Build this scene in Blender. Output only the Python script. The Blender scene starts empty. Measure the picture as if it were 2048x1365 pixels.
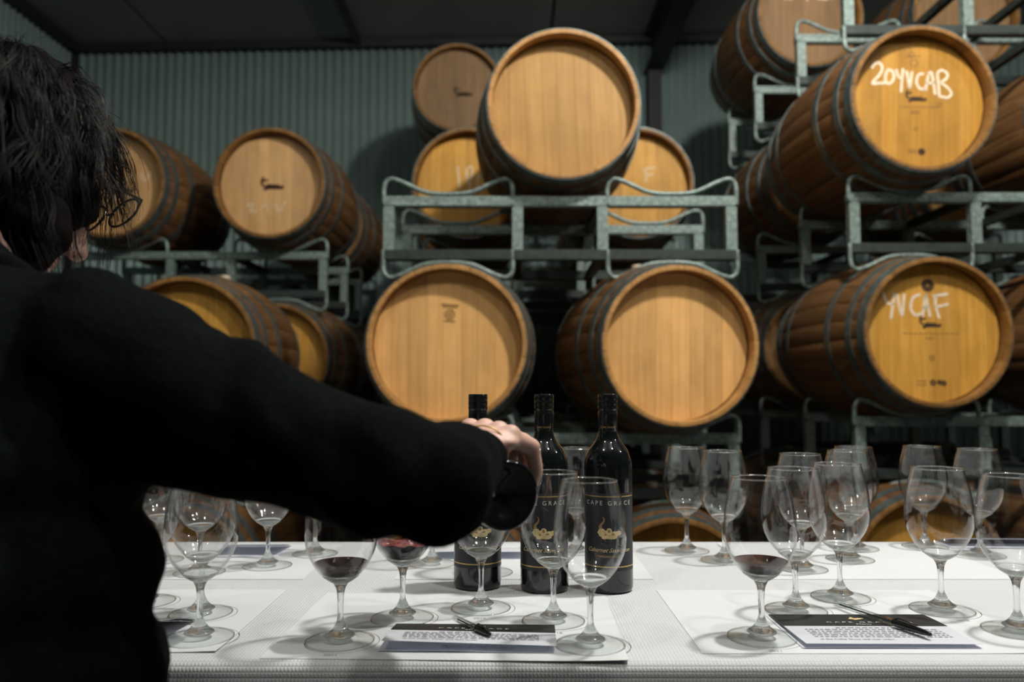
import bpy, bmesh, math, random
from mathutils import Vector, Matrix, noise

random.seed(7)
SC = bpy.context.scene
COL = SC.collection

# ------------------------------------------------------------------ camera
F_PX = 1593.0
PITCH = math.atan(102.5 / F_PX)
CAM_Z = 1.104
TABLE_Z = 0.80
cam_d = bpy.data.cameras.new('camera')
cam_d.lens = 28.0
cam_d.sensor_width = 36.0
cam_d.clip_start = 0.02
cam_d.dof.use_dof = True
cam_d.dof.focus_distance = 1.13
cam_d.dof.aperture_fstop = 3.4
cam = bpy.data.objects.new('camera', cam_d)
COL.objects.link(cam)
cam.location = (0, 0, CAM_Z)
cam.rotation_euler = (math.pi / 2 + PITCH, 0, 0)
SC.camera = cam

# ------------------------------------------------------------------ world, lights, exposure
world = bpy.data.worlds.new('world')
SC.world = world
world.use_nodes = True
world.node_tree.nodes['Background'].inputs[0].default_value = (0.5, 0.6, 0.65, 1)
world.node_tree.nodes['Background'].inputs[1].default_value = 0.02

SC.view_settings.view_transform = 'Standard'
SC.view_settings.look = 'None'
SC.view_settings.exposure = 0.0
SC.view_settings.gamma = 1.0
SC.view_settings.use_curve_mapping = False
SC.cycles.transparent_max_bounces = 40
SC.cycles.max_bounces = 12
SC.cycles.transmission_bounces = 10
SC.cycles.glossy_bounces = 6
SC.cycles.sample_clamp_indirect = 6.0


def lamp(name, loc, power, size=0.09, color=(1.0, 0.97, 0.91)):
    d = bpy.data.lights.new(name, 'POINT')
    d.shadow_soft_size = size
    d.energy = power
    d.color = color
    o = bpy.data.objects.new(name, d)
    COL.objects.link(o)
    o.location = loc
    return o


# high-bay lamps hang under the roof in two rows, all of them above the frame
lamp('high_bay_lamp', (1.15, 1.5, 3.7), 300)
lamp('high_bay_lamp', (1.0, 0.2, 3.7), 75)
lamp('high_bay_lamp', (-1.0, 0.1, 3.7), 50)
lamp('high_bay_lamp', (3.6, 0.9, 3.7), 60)


# ------------------------------------------------------------------ helpers
def ray(px, py):
    xc = (px - 1024.0) / F_PX
    yc = (682.5 - py) / F_PX
    c, s = math.cos(PITCH), math.sin(PITCH)
    return Vector((xc, c - s * yc, s + c * yc))


def at(px, py, Y):
    d = ray(px, py)
    return Vector((0, 0, CAM_Z)) + d * (Y / d.y)


def tab(px, py, z=TABLE_Z):
    d = ray(px, py)
    return Vector((0, 0, CAM_Z)) + d * ((z - CAM_Z) / d.z)


class MB:
    """collects vertices and faces, then links them as one mesh object"""

    def __init__(self):
        self.v, self.f = [], []

    def add(self, vs, fs):
        n = len(self.v)
        self.v += [tuple(p) for p in vs]
        self.f += [tuple(i + n for i in f) for f in fs]
        return self

    def box(self, a, b):
        (x0, y0, z0), (x1, y1, z1) = a, b
        vs = [(x0, y0, z0), (x1, y0, z0), (x1, y1, z0), (x0, y1, z0),
              (x0, y0, z1), (x1, y0, z1), (x1, y1, z1), (x0, y1, z1)]
        fs = [(0, 3, 2, 1), (4, 5, 6, 7), (0, 1, 5, 4), (1, 2, 6, 5), (2, 3, 7, 6), (3, 0, 4, 7)]
        return self.add(vs, fs)

    def tube(self, pts, r, seg=8, closed=False, cap=True, flat=1.0):
        pts = [Vector(p) for p in pts]
        n = len(pts)
        rs = r if isinstance(r, (list, tuple)) else [r] * n
        tang = []
        for i in range(n):
            if closed:
                t = pts[(i + 1) % n] - pts[i - 1]
            else:
                t = pts[min(i + 1, n - 1)] - pts[max(i - 1, 0)]
            tang.append(t.normalized() if t.length > 1e-9 else Vector((0, 0, 1)))
        up = Vector((0, 0, 1))
        if abs(tang[0].dot(up)) > 0.95:
            up = Vector((0, 1, 0))
        nrm = (up - tang[0] * up.dot(tang[0])).normalized()
        vs = []
        for i in range(n):
            nrm = nrm - tang[i] * nrm.dot(tang[i])
            if nrm.length < 1e-6:
                nrm = tang[i].orthogonal()
            nrm.normalize()
            bn = tang[i].cross(nrm)
            for k in range(seg):
                a = 2 * math.pi * k / seg
                vs.append(pts[i] + nrm * (math.cos(a) * rs[i]) + bn * (math.sin(a) * rs[i] * flat))
        fs = []
        m = n if closed else n - 1
        for i in range(m):
            j = (i + 1) % n
            for k in range(seg):
                l = (k + 1) % seg
                fs.append((i * seg + k, i * seg + l, j * seg + l, j * seg + k))
        if cap and not closed:
            fs.append(tuple(range(seg - 1, -1, -1)))
            fs.append(tuple((n - 1) * seg + k for k in range(seg)))
        return self.add(vs, fs)

    def lathe(self, prof, seg=48, close=False):
        """profile of (r, z) turned about z; r = 0 ends become poles"""
        vs, rows = [], []
        for (r, z) in prof:
            if r < 1e-7:
                rows.append([len(vs)])
                vs.append((0, 0, z))
            else:
                rows.append(list(range(len(vs), len(vs) + seg)))
                for k in range(seg):
                    a = 2 * math.pi * k / seg
                    vs.append((r * math.cos(a), r * math.sin(a), z))
        fs = []
        idx = list(range(len(rows) - 1))
        pairs = [(i, i + 1) for i in idx]
        if close:
            pairs.append((len(rows) - 1, 0))
        for i, j in pairs:
            A, B = rows[i], rows[j]
            for k in range(seg):
                l = (k + 1) % seg
                if len(A) == 1 and len(B) == 1:
                    continue
                if len(A) == 1:
                    fs.append((A[0], B[l], B[k]))
                elif len(B) == 1:
                    fs.append((A[k], A[l], B[0]))
                else:
                    fs.append((A[k], A[l], B[l], B[k]))
        return self.add(vs, fs)

    def mesh(self, name, mat=None, smooth=False, fix=True):
        me = bpy.data.meshes.new(name)
        me.from_pydata(self.v, [], self.f)
        me.validate()
        if fix:
            bm = bmesh.new()
            bm.from_mesh(me)
            bmesh.ops.recalc_face_normals(bm, faces=bm.faces)
            bm.to_mesh(me)
            bm.free()
        if smooth:
            me.polygons.foreach_set('use_smooth', [True] * len(me.polygons))
        if mat:
            me.materials.append(mat)
        me.update()
        return me

    def build(self, name, mat, parent=None, smooth=False, loc=(0, 0, 0), fix=True):
        return link(name, self.mesh(name, mat, smooth, fix), parent, loc)


def link(name, data, parent=None, loc=(0, 0, 0)):
    o = bpy.data.objects.new(name, data)
    COL.objects.link(o)
    o.location = loc
    if parent is not None:
        o.parent = parent
    return o


def tag(o, label=None, cat=None, group=None, kind=None):
    if label:
        o['label'] = label
    if cat:
        o['category'] = cat
    if group:
        o['group'] = group
    if kind:
        o['kind'] = kind
    return o


def empty(name, loc=(0, 0, 0), rz=0.0):
    o = bpy.data.objects.new(name, None)
    o.empty_display_size = 0.05
    COL.objects.link(o)
    o.location = loc
    o.rotation_euler = (0, 0, rz)
    return o


def smooth_angle(me, deg=35):
    """flat-shade sharp edges of an otherwise smooth mesh"""
    me.polygons.foreach_set('use_smooth', [True] * len(me.polygons))
    bm = bmesh.new()
    bm.from_mesh(me)
    for e in bm.edges:
        if len(e.link_faces) == 2 and e.calc_face_angle(0) > math.radians(deg):
            e.smooth = False
    bm.to_mesh(me)
    bm.free()
    return me


def bezier_path(ctrl, n=10):
    """Catmull-Rom through control points"""
    P = [Vector(p) for p in ctrl]
    out = []
    for i in range(len(P) - 1):
        p0 = P[max(i - 1, 0)]
        p1, p2 = P[i], P[i + 1]
        p3 = P[min(i + 2, len(P) - 1)]
        for k in range(n):
            t = k / n
            out.append(0.5 * ((2 * p1) + (p2 - p0) * t + (2 * p0 - 5 * p1 + 4 * p2 - p3) * t * t
                              + (3 * p1 - p0 - 3 * p2 + p3) * t ** 3))
    out.append(P[-1])
    return out


# ------------------------------------------------------------------ materials
MAT = {}


def new_mat(name):
    m = bpy.data.materials.new(name)
    m.use_nodes = True
    nt = m.node_tree
    b = nt.nodes['Principled BSDF']
    MAT[name] = m
    return m, nt, b


def N(nt, typ, **kw):
    n = nt.nodes.new(typ)
    for k, v in kw.items():
        setattr(n, k, v)
    return n


def ramp(nt, fac, stops):
    r = N(nt, 'ShaderNodeValToRGB')
    el = r.color_ramp.elements
    while len(el) < len(stops):
        el.new(0.5)
    for e, (p, c) in zip(el, stops):
        e.position = p
        e.color = (*c, 1)
    nt.links.new(fac, r.inputs[0])
    return r


def plain(name, col, rough=0.5, metal=0.0, var=0.12, scale=30.0, bump=0.0, spec=0.5):
    m, nt, b = new_mat(name)
    tc = N(nt, 'ShaderNodeTexCoord')
    nz = N(nt, 'ShaderNodeTexNoise')
    nz.inputs['Scale'].default_value = scale
    nz.inputs['Detail'].default_value = 4
    nt.links.new(tc.outputs['Object'], nz.inputs['Vector'])
    lo = tuple(max(0, c * (1 - var)) for c in col)
    hi = tuple(min(1, c * (1 + var)) for c in col)
    r = ramp(nt, nz.outputs['Fac'], [(0.3, lo), (0.7, hi)])
    nt.links.new(r.outputs[0], b.inputs['Base Color'])
    b.inputs['Roughness'].default_value = rough
    b.inputs['Metallic'].default_value = metal
    b.inputs['Specular IOR Level'].default_value = spec
    if bump:
        bp = N(nt, 'ShaderNodeBump')
        bp.inputs['Strength'].default_value = 1.0
        bp.inputs['Distance'].default_value = bump
        nt.links.new(nz.outputs['Fac'], bp.inputs['Height'])
        nt.links.new(bp.outputs[0], b.inputs['Normal'])
    return m


def wood(name, dark, mid, light, grain, rough=0.55, spread=0.16):
    """oak: streaks along `grain` axis, each board with its own tone"""
    m, nt, b = new_mat(name)
    tc = N(nt, 'ShaderNodeTexCoord')
    oi = N(nt, 'ShaderNodeObjectInfo')
    mp = N(nt, 'ShaderNodeMapping')
    sc = [70.0, 70.0, 70.0]
    sc[grain] = 3.0
    mp.inputs['Scale'].default_value = sc
    cmb = N(nt, 'ShaderNodeCombineXYZ')
    mul = N(nt, 'ShaderNodeMath', operation='MULTIPLY')
    mul.inputs[1].default_value = 91.0
    nt.links.new(oi.outputs['Random'], mul.inputs[0])
    for i in range(3):
        nt.links.new(mul.outputs[0], cmb.inputs[i])
    nt.links.new(tc.outputs['Object'], mp.inputs['Vector'])
    add = N(nt, 'ShaderNodeVectorMath', operation='ADD')
    nt.links.new(mp.outputs[0], add.inputs[0])
    nt.links.new(cmb.outputs[0], add.inputs[1])
    nz = N(nt, 'ShaderNodeTexNoise')
    nz.inputs['Scale'].default_value = 1.0
    nz.inputs['Detail'].default_value = 5
    nz.inputs['Roughness'].default_value = 0.6
    nt.links.new(add.outputs[0], nz.inputs['Vector'])
    r = ramp(nt, nz.outputs['Fac'], [(0.25, dark), (0.5, mid), (0.75, light)])
    # blotches
    mp2 = N(nt, 'ShaderNodeVectorMath', operation='ADD')
    nt.links.new(tc.outputs['Object'], mp2.inputs[0])
    nt.links.new(cmb.outputs[0], mp2.inputs[1])
    n2 = N(nt, 'ShaderNodeTexNoise')
    n2.inputs['Scale'].default_value = 9.0
    n2.inputs['Detail'].default_value = 3
    nt.links.new(mp2.outputs[0], n2.inputs['Vector'])
    mr = N(nt, 'ShaderNodeMapRange')
    mr.inputs['From Min'].default_value = 0.3
    mr.inputs['From Max'].default_value = 0.7
    mr.inputs['To Min'].default_value = 0.90
    mr.inputs['To Max'].default_value = 1.06
    nt.links.new(n2.outputs['Fac'], mr.inputs['Value'])
    mr2 = N(nt, 'ShaderNodeMapRange')
    mr2.inputs['To Min'].default_value = 1 - spread
    mr2.inputs['To Max'].default_value = 1 + spread * 0.6
    nt.links.new(oi.outputs['Random'], mr2.inputs['Value'])
    mm = N(nt, 'ShaderNodeMath', operation='MULTIPLY')
    nt.links.new(mr.outputs[0], mm.inputs[0])
    nt.links.new(mr2.outputs[0], mm.inputs[1])
    vs = N(nt, 'ShaderNodeVectorMath', operation='SCALE')
    nt.links.new(r.outputs[0], vs.inputs[0])
    nt.links.new(mm.outputs[0], vs.inputs['Scale'])
    nt.links.new(vs.outputs[0], b.inputs['Base Color'])
    b.inputs['Roughness'].default_value = rough
    b.inputs['Specular IOR Level'].default_value = 0.3
    bp = N(nt, 'ShaderNodeBump')
    bp.inputs['Distance'].default_value = 0.0004
    bp.inputs['Strength'].default_value = 0.6
    nt.links.new(nz.outputs['Fac'], bp.inputs['Height'])
    nt.links.new(bp.outputs[0], b.inputs['Normal'])
    return m


wood('head_peach', (0.66, 0.345, 0.105), (0.77, 0.425, 0.145), (0.83, 0.49, 0.19), 2, spread=0.17)
wood('head_honey', (0.345, 0.180, 0.046), (0.42, 0.230, 0.064), (0.475, 0.27, 0.088), 2, spread=0.18)
wood('head_ochre', (0.36, 0.165, 0.020), (0.45, 0.22, 0.032), (0.52, 0.275, 0.06), 2, spread=0.17)
wood('head_amber', (0.46, 0.22, 0.030), (0.585, 0.295, 0.048), (0.66, 0.36, 0.085), 2, spread=0.17)
wood('head_brown', (0.20, 0.115, 0.05), (0.26, 0.15, 0.068), (0.31, 0.185, 0.09), 2, spread=0.17)
wood('head_tan', (0.54, 0.30, 0.12), (0.65, 0.375, 0.16), (0.72, 0.44, 0.20), 2, spread=0.17)
wood('end_peach', (0.34, 0.165, 0.05), (0.46, 0.235, 0.075), (0.55, 0.29, 0.10), 2, spread=0.2)
wood('end_brown', (0.15, 0.070, 0.018), (0.24, 0.115, 0.030), (0.32, 0.16, 0.05), 2, spread=0.25)
wood('stave_oak', (0.085, 0.038, 0.012), (0.16, 0.075, 0.026), (0.235, 0.12, 0.048), 1, spread=0.25)
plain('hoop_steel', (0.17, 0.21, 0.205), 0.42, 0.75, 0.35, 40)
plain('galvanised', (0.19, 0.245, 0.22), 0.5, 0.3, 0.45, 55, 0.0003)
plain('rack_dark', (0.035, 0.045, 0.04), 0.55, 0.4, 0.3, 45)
plain('bung_silicone', (0.62, 0.50, 0.36), 0.6)
plain('chalk', (0.74, 0.62, 0.46), 0.9, 0, 0.18, 140)
plain('chalk_faint', (0.68, 0.50, 0.30), 0.9, 0, 0.2, 140)
plain('burn_mark', (0.045, 0.022, 0.008), 0.8, 0, 0.4, 120)
plain('burn_faint', (0.24, 0.125, 0.035), 0.8, 0, 0.3, 120)
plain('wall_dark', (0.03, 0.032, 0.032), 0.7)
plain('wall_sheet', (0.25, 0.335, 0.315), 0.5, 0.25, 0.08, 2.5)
plain('ceiling_sheet', (0.16, 0.165, 0.155), 0.7, 0, 0.1, 2)
plain('ceiling_gap', (0.02, 0.02, 0.02), 0.8)
plain('black_steel', (0.010, 0.012, 0.012), 0.6, 0.2)
plain('concrete', (0.055, 0.055, 0.052), 0.75, 0, 0.3, 3, 0.001)
plain('table_board', (0.30, 0.20, 0.12), 0.5)
plain('paper', (0.84, 0.85, 0.87), 0.8, 0, 0.02, 8)
plain('paper_mat', (0.68, 0.695, 0.715), 0.75, 0, 0.015, 8)
plain('ink_black', (0.012, 0.014, 0.014), 0.55, 0, 0.1)
plain('ink_grey', (0.33, 0.34, 0.38), 0.8, 0, 0.1)
plain('ink_pink', (0.55, 0.10, 0.16), 0.8, 0, 0.1)
plain('label_black', (0.016, 0.019, 0.022), 0.45, 0, 0.15, 60)
plain('label_white', (0.75, 0.76, 0.78), 0.6, 0, 0.05, 60)
plain('gold', (0.62, 0.42, 0.14), 0.35, 0.55, 0.15, 80)
plain('cream_print', (0.72, 0.56, 0.28), 0.6, 0, 0.2, 150)
plain('brown_print', (0.30, 0.17, 0.06), 0.6, 0, 0.3, 150)
plain('white_print', (0.70, 0.70, 0.66), 0.6, 0, 0.08)
plain('capsule_black', (0.008, 0.009, 0.010), 0.2, 0, 0.1, spec=0.9)
plain('pen_cap', (0.008, 0.009, 0.009), 0.25)
plain('pen_ink', (0.02, 0.02, 0.025), 0.3)
plain('skin', (0.70, 0.43, 0.34), 0.5, 0, 0.10, 45, 0.0006)
plain('nail', (0.70, 0.42, 0.34), 0.3)
plain('eye_white', (0.75, 0.73, 0.70), 0.2)
plain('hair_dark', (0.005, 0.0038, 0.0032), 0.42, 0, 0.5, 60, spec=0.18)
plain('hair_base', (0.004, 0.003, 0.003), 0.8, 0, 0.3, 60, spec=0.05)
plain('jumper', (0.0034, 0.0046, 0.0050), 0.95, 0, 0.35, 190, 0.0008, spec=0.04)
plain('trousers', (0.008, 0.009, 0.011), 0.9, 0, 0.2, 90, spec=0.2)
plain('shoe', (0.02, 0.018, 0.016), 0.5)
plain('spectacle_frame', (0.02, 0.012, 0.01), 0.25)

# tablecloth: embossed waffle paper
m, nt, b = new_mat('waffle_paper')
uv = N(nt, 'ShaderNodeUVMap')
sep = N(nt, 'ShaderNodeSeparateXYZ')
nt.links.new(uv.outputs[0], sep.inputs[0])
wav = []
for i, k in ((0, 2 * math.pi / 0.0085), (1, 2 * math.pi / 0.0062)):
    mu = N(nt, 'ShaderNodeMath', operation='MULTIPLY')
    mu.inputs[1].default_value = k
    nt.links.new(sep.outputs[i], mu.inputs[0])
    wav.append(mu)
# shift every other row half a cell: sin(x + pi * square(y))
sy = N(nt, 'ShaderNodeMath', operation='SINE')
nt.links.new(wav[1].outputs[0], sy.inputs[0])
hy = N(nt, 'ShaderNodeMath', operation='MULTIPLY')
hy.inputs[1].default_value = 0.5
nt.links.new(wav[1].outputs[0], hy.inputs[0])
shy = N(nt, 'ShaderNodeMath', operation='SINE')
nt.links.new(hy.outputs[0], shy.inputs[0])
sgn = N(nt, 'ShaderNodeMath', operation='SIGN')
nt.links.new(shy.outputs[0], sgn.inputs[0])
q = N(nt, 'ShaderNodeMath', operation='MULTIPLY_ADD')
q.inputs[1].default_value = math.pi / 2
nt.links.new(sgn.outputs[0], q.inputs[0])
nt.links.new(wav[0].outputs[0], q.inputs[2])
sx = N(nt, 'ShaderNodeMath', operation='SINE')
nt.links.new(q.outputs[0], sx.inputs[0])
mx = N(nt, 'ShaderNodeMath', operation='MAXIMUM')
ax = N(nt, 'ShaderNodeMath', operation='ABSOLUTE')
ay = N(nt, 'ShaderNodeMath', operation='ABSOLUTE')
nt.links.new(sx.outputs[0], ax.inputs[0])
nt.links.new(shy.outputs[0], ay.inputs[0])
mnn = N(nt, 'ShaderNodeMath', operation='MINIMUM')
nt.links.new(ax.outputs[0], mnn.inputs[0])
nt.links.new(ay.outputs[0], mnn.inputs[1])
pw = N(nt, 'ShaderNodeMath', operation='POWER')
pw.inputs[1].default_value = 0.6
nt.links.new(mnn.outputs[0], pw.inputs[0])
bp = N(nt, 'ShaderNodeBump')
bp.inputs['Distance'].default_value = 0.0010
bp.inputs['Strength'].default_value = 0.75
nt.links.new(pw.outputs[0], bp.inputs['Height'])
nt.links.new(bp.outputs[0], b.inputs['Normal'])
b.inputs['Base Color'].default_value = (0.635, 0.65, 0.67, 1)
b.inputs['Roughness'].default_value = 0.75


def glass_thin(name, edge=1.0, tint=(1, 1, 1), base=0.02, dark=0.72):
    """thin blown wall: lets light straight through, mirrors by Fresnel"""
    m = bpy.data.materials.new(name)
    m.use_nodes = True
    nt = m.node_tree
    nt.nodes.clear()
    out = N(nt, 'ShaderNodeOutputMaterial')
    tr = N(nt, 'ShaderNodeBsdfTransparent')
    lw = N(nt, 'ShaderNodeLayerWeight')
    lw.inputs['Blend'].default_value = 0.5
    cr = ramp(nt, lw.outputs['Facing'], [(0.0, tint), (dark, tint), (dark * 0.3 + 0.7, tuple(t * 0.84 for t in tint)), (1.0, tuple(t * 0.5 for t in tint))])
    nt.links.new(cr.outputs[0], tr.inputs[0])
    gl = N(nt, 'ShaderNodeBsdfGlossy')
    gl.inputs['Roughness'].default_value = 0.015
    p5 = N(nt, 'ShaderNodeMath', operation='POWER')
    p5.inputs[1].default_value = 4.2
    nt.links.new(lw.outputs['Facing'], p5.inputs[0])
    mu = N(nt, 'ShaderNodeMath', operation='MULTIPLY_ADD')
    mu.inputs[1].default_value = edge * 0.95
    mu.inputs[2].default_value = edge * base
    nt.links.new(p5.outputs[0], mu.inputs[0])
    mix = N(nt, 'ShaderNodeMixShader')
    nt.links.new(mu.outputs[0], mix.inputs[0])
    nt.links.new(tr.outputs[0], mix.inputs[1])
    nt.links.new(gl.outputs[0], mix.inputs[2])
    nt.links.new(mix.outputs[0], out.inputs[0])
    MAT[name] = m
    return m


def glass_solid(name, fac=0.55):
    """solid crystal: refracting body, part of the light passing straight"""
    m = bpy.data.materials.new(name)
    m.use_nodes = True
    nt = m.node_tree
    nt.nodes.clear()
    out = N(nt, 'ShaderNodeOutputMaterial')
    g = N(nt, 'ShaderNodeBsdfGlass')
    g.inputs['IOR'].default_value = 1.5
    g.inputs['Roughness'].default_value = 0.0
    g.inputs['Color'].default_value = (0.97, 0.985, 0.98, 1)
    tr = N(nt, 'ShaderNodeBsdfTransparent')
    tr.inputs[0].default_value = (0.96, 0.97, 0.97, 1)
    mix = N(nt, 'ShaderNodeMixShader')
    mix.inputs[0].default_value = fac
    nt.links.new(tr.outputs[0], mix.inputs[1])
    nt.links.new(g.outputs[0], mix.inputs[2])
    nt.links.new(mix.outputs[0], out.inputs[0])
    MAT[name] = m
    return m


for pn in ('paper',):
    nt = MAT[pn].node_tree
    pb_ = nt.nodes['Principled BSDF']
    po = nt.nodes['Material Output']
    tl = N(nt, 'ShaderNodeBsdfTranslucent')
    tl.inputs[0].default_value = (0.80, 0.84, 0.95, 1)
    mxs = N(nt, 'ShaderNodeMixShader')
    mxs.inputs[0].default_value = 0.36
    nt.links.new(pb_.outputs[0], mxs.inputs[1])
    nt.links.new(tl.outputs[0], mxs.inputs[2])
    nt.links.new(mxs.outputs[0], po.inputs['Surface'])
glass_thin('bowl_glass', edge=1.0, base=0.05, dark=0.60)
glass_thin('rim_glass', edge=1.0, base=0.30)
glass_thin('foot_glass', edge=0.45, base=0.03, dark=0.93, tint=(0.975, 0.985, 0.98))
glass_solid('stem_glass', 0.8)
glass_thin('pen_plastic', edge=1.0, base=0.05, tint=(0.95, 0.965, 0.96))
glass_thin('spectacle_lens', edge=0.8, tint=(0.8, 0.75, 0.7))

# red wine: nearly opaque body, redder where thin at the surface
plain('red_wine', (0.012, 0.0016, 0.0022), 0.12, 0, 0.3, 60, spec=0.25)
plain('wine_surface', (0.085, 0.012, 0.010), 0.10, 0, 0.5, 90, spec=0.4)
plain('wine_foam', (0.26, 0.055, 0.055), 0.18, 0, 0.6, 160, 0.0015, spec=0.6)

# dark bottle glass
m, nt, b = new_mat('bottle_glass')
b.inputs['Base Color'].default_value = (0.006, 0.008, 0.009, 1)
b.inputs['Roughness'].default_value = 0.06
b.inputs['Specular IOR Level'].default_value = 0.55
b.inputs['Coat Weight'].default_value = 0.3

# ------------------------------------------------------------------ the shed
WALL_Y, LEFT_X, RIGHT_X, BACK_Y = 6.7, -3.78, 6.4, -4.2
WALL_H = 4.7


def ceil_z(x):
    return 4.07 + 0.016 * (x + 3.78)


def corrugated(name, length, height, mat):
    mb = MB()
    n = int(length / 0.076 * 8)
    vs = []
    for i in range(n + 1):
        x = length * i / n
        d = 0.0150 * math.cos(2 * math.pi * x / 0.076)
        vs += [(x, d, 0), (x, d, height), (x, 0.05, 0), (x, 0.05, height)]
    fs = []
    for i in range(n):
        a, c = 4 * i, 4 * (i + 1)
        fs += [(a, c, c + 1, a + 1), (a + 2, a + 3, c + 3, c + 2), (a + 1, c + 1, c + 3, a + 3), (a, a + 2, c + 2, c)]
    mb.add(vs, fs)
    return mb.build(name, mat, smooth=True)


w = corrugated('wall_back', RIGHT_X - LEFT_X + 0.1, 4.25, MAT['wall_sheet'])
w.location = (LEFT_X - 0.05, WALL_Y, 0)
tag(w, kind='structure', label='grey green corrugated metal wall behind the barrel stacks')
w = corrugated('wall_left', WALL_Y - BACK_Y, 4.25, MAT['wall_sheet'])
w.location = (LEFT_X, BACK_Y, 0)
w.rotation_euler = (0, 0, math.pi / 2)
tag(w, kind='structure', label='dark corrugated metal side wall meeting the back wall')
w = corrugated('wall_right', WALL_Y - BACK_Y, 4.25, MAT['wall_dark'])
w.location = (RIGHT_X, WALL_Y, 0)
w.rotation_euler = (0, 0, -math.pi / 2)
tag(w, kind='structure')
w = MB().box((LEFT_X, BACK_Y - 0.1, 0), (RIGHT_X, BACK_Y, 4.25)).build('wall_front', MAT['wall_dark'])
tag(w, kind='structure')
fl = MB().box((LEFT_X - 0.1, BACK_Y - 0.1, -0.1), (RIGHT_X + 0.1, WALL_Y + 0.1, 0)).build('floor', MAT['concrete'])
tag(fl, kind='structure')

# ceiling: insulation panels between dark joints
mb = MB()
xa, xb = LEFT_X - 0.1, RIGHT_X + 0.1
for z_off in (0.03,):
    za, zb = ceil_z(xa) + z_off, ceil_z(xb) + z_off
    mb.add([(xa, BACK_Y - 0.1, za), (xb, BACK_Y - 0.1, zb), (xb, WALL_Y + 0.05, zb), (xa, WALL_Y + 0.05, za),
            (xa, BACK_Y - 0.1, za + 0.06), (xb, BACK_Y - 0.1, zb + 0.06), (xb, WALL_Y + 0.05, zb + 0.06), (xa, WALL_Y + 0.05, za + 0.06)],
           [(0, 3, 2, 1), (4, 5, 6, 7), (0, 1, 5, 4), (1, 2, 6, 5), (2, 3, 7, 6), (3, 0, 4, 7)])
ceil = mb.build('ceiling', MAT['ceiling_gap'])
tag(ceil, kind='structure', label='dark flat ceiling of wide panels under the roof')
px_edges = [-3.75, -2.95, -1.31, 0.33, 1.15, 2.75, 4.4, 6.35]
for x0, x1 in zip(px_edges[:-1], px_edges[1:]):
    mb = MB()
    a, c = x0 + 0.012, x1 - 0.012
    za, zc = ceil_z(a), ceil_z(c)
    mb.add([(a, BACK_Y, za), (c, BACK_Y, zc), (c, WALL_Y - 0.01, zc), (a, WALL_Y - 0.01, za),
            (a, BACK_Y, za + 0.028), (c, BACK_Y, zc + 0.028), (c, WALL_Y - 0.01, zc + 0.028), (a, WALL_Y - 0.01, za + 0.028)],
           [(0, 3, 2, 1), (4, 5, 6, 7), (0, 1, 5, 4), (1, 2, 6, 5), (2, 3, 7, 6), (3, 0, 4, 7)])
    mb.build('ceiling_panel', MAT['ceiling_sheet'], ceil)

# dark flashing along the top of the walls, ridge seam and steel portal frame
t = MB()
for xs in ((LEFT_X, RIGHT_X),):
    za, zb = ceil_z(xs[0]), ceil_z(xs[1])
    t.add([(xs[0], WALL_Y - 0.09, za - 0.06), (xs[1], WALL_Y - 0.09, zb - 0.06), (xs[1], WALL_Y + 0.0, zb - 0.06), (xs[0], WALL_Y, za - 0.06),
           (xs[0], WALL_Y - 0.09, za - 0.002), (xs[1], WALL_Y - 0.09, zb - 0.002), (xs[1], WALL_Y, zb - 0.002), (xs[0], WALL_Y, za - 0.002)],
          [(0, 3, 2, 1), (4, 5, 6, 7), (0, 1, 5, 4), (1, 2, 6, 5), (2, 3, 7, 6), (3, 0, 4, 7)])
tag(t.build('trim_1', MAT['black_steel']), kind='structure', label='black flashing along the top of the back wall')
zl = ceil_z(LEFT_X)
tag(MB().box((LEFT_X, BACK_Y, zl - 0.07), (LEFT_X + 0.09, WALL_Y - 0.1, zl - 0.002)).build('trim_2', MAT['black_steel']), kind='structure',
    label='black flashing along the top of the side wall')
tag(MB().box((LEFT_X + 0.012, WALL_Y - 0.06, 0), (LEFT_X + 0.05, WALL_Y - 0.012, zl - 0.08)).build('trim_3', MAT['black_steel']), kind='structure',
    label='black corner strip between the two corrugated walls')
zx = ceil_z(-1.3)
tag(MB().box((-1.335, BACK_Y, zx - 0.05), (-1.285, WALL_Y - 0.1, zx - 0.001)).build('trim_4', MAT['black_steel']), kind='structure',
    label='thin black purlin running back under the ceiling')
zx = ceil_z(1.2)
st = empty('portal_frame', (1.2, WALL_Y - 0.16, 0))
tag(st, 'black steel column and rafter against the corrugated back wall', 'steel frame')
col = MB().box((-0.055, -0.006, 0.0), (0.055, 0.006, zx - 0.34)).box((-0.055, 0.094, 0), (0.055, 0.106, zx - 0.34)).box((-0.005, 0.006, 0), (0.005, 0.094, zx - 0.34))
col.build('column', MAT['black_steel'], st)
rf = MB().box((-0.075, -9.0, zx - 0.335), (0.075, 0.1, zx - 0.32)).box((-0.075, -9.0, zx - 0.025), (0.075, 0.1, zx - 0.005)).box((-0.008, -9.0, zx - 0.32), (0.008, 0.1, zx - 0.025))
rf.build('rafter', MAT['black_steel'], st)

# ------------------------------------------------------------------ barrels
BL, R_END, R_BEL, N_ST = 0.95, 0.292, 0.345, 26


def bar_r(y):
    t = 2 * y / BL - 1
    return R_END + (R_BEL - R_END) * (1 - t * t)


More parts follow.
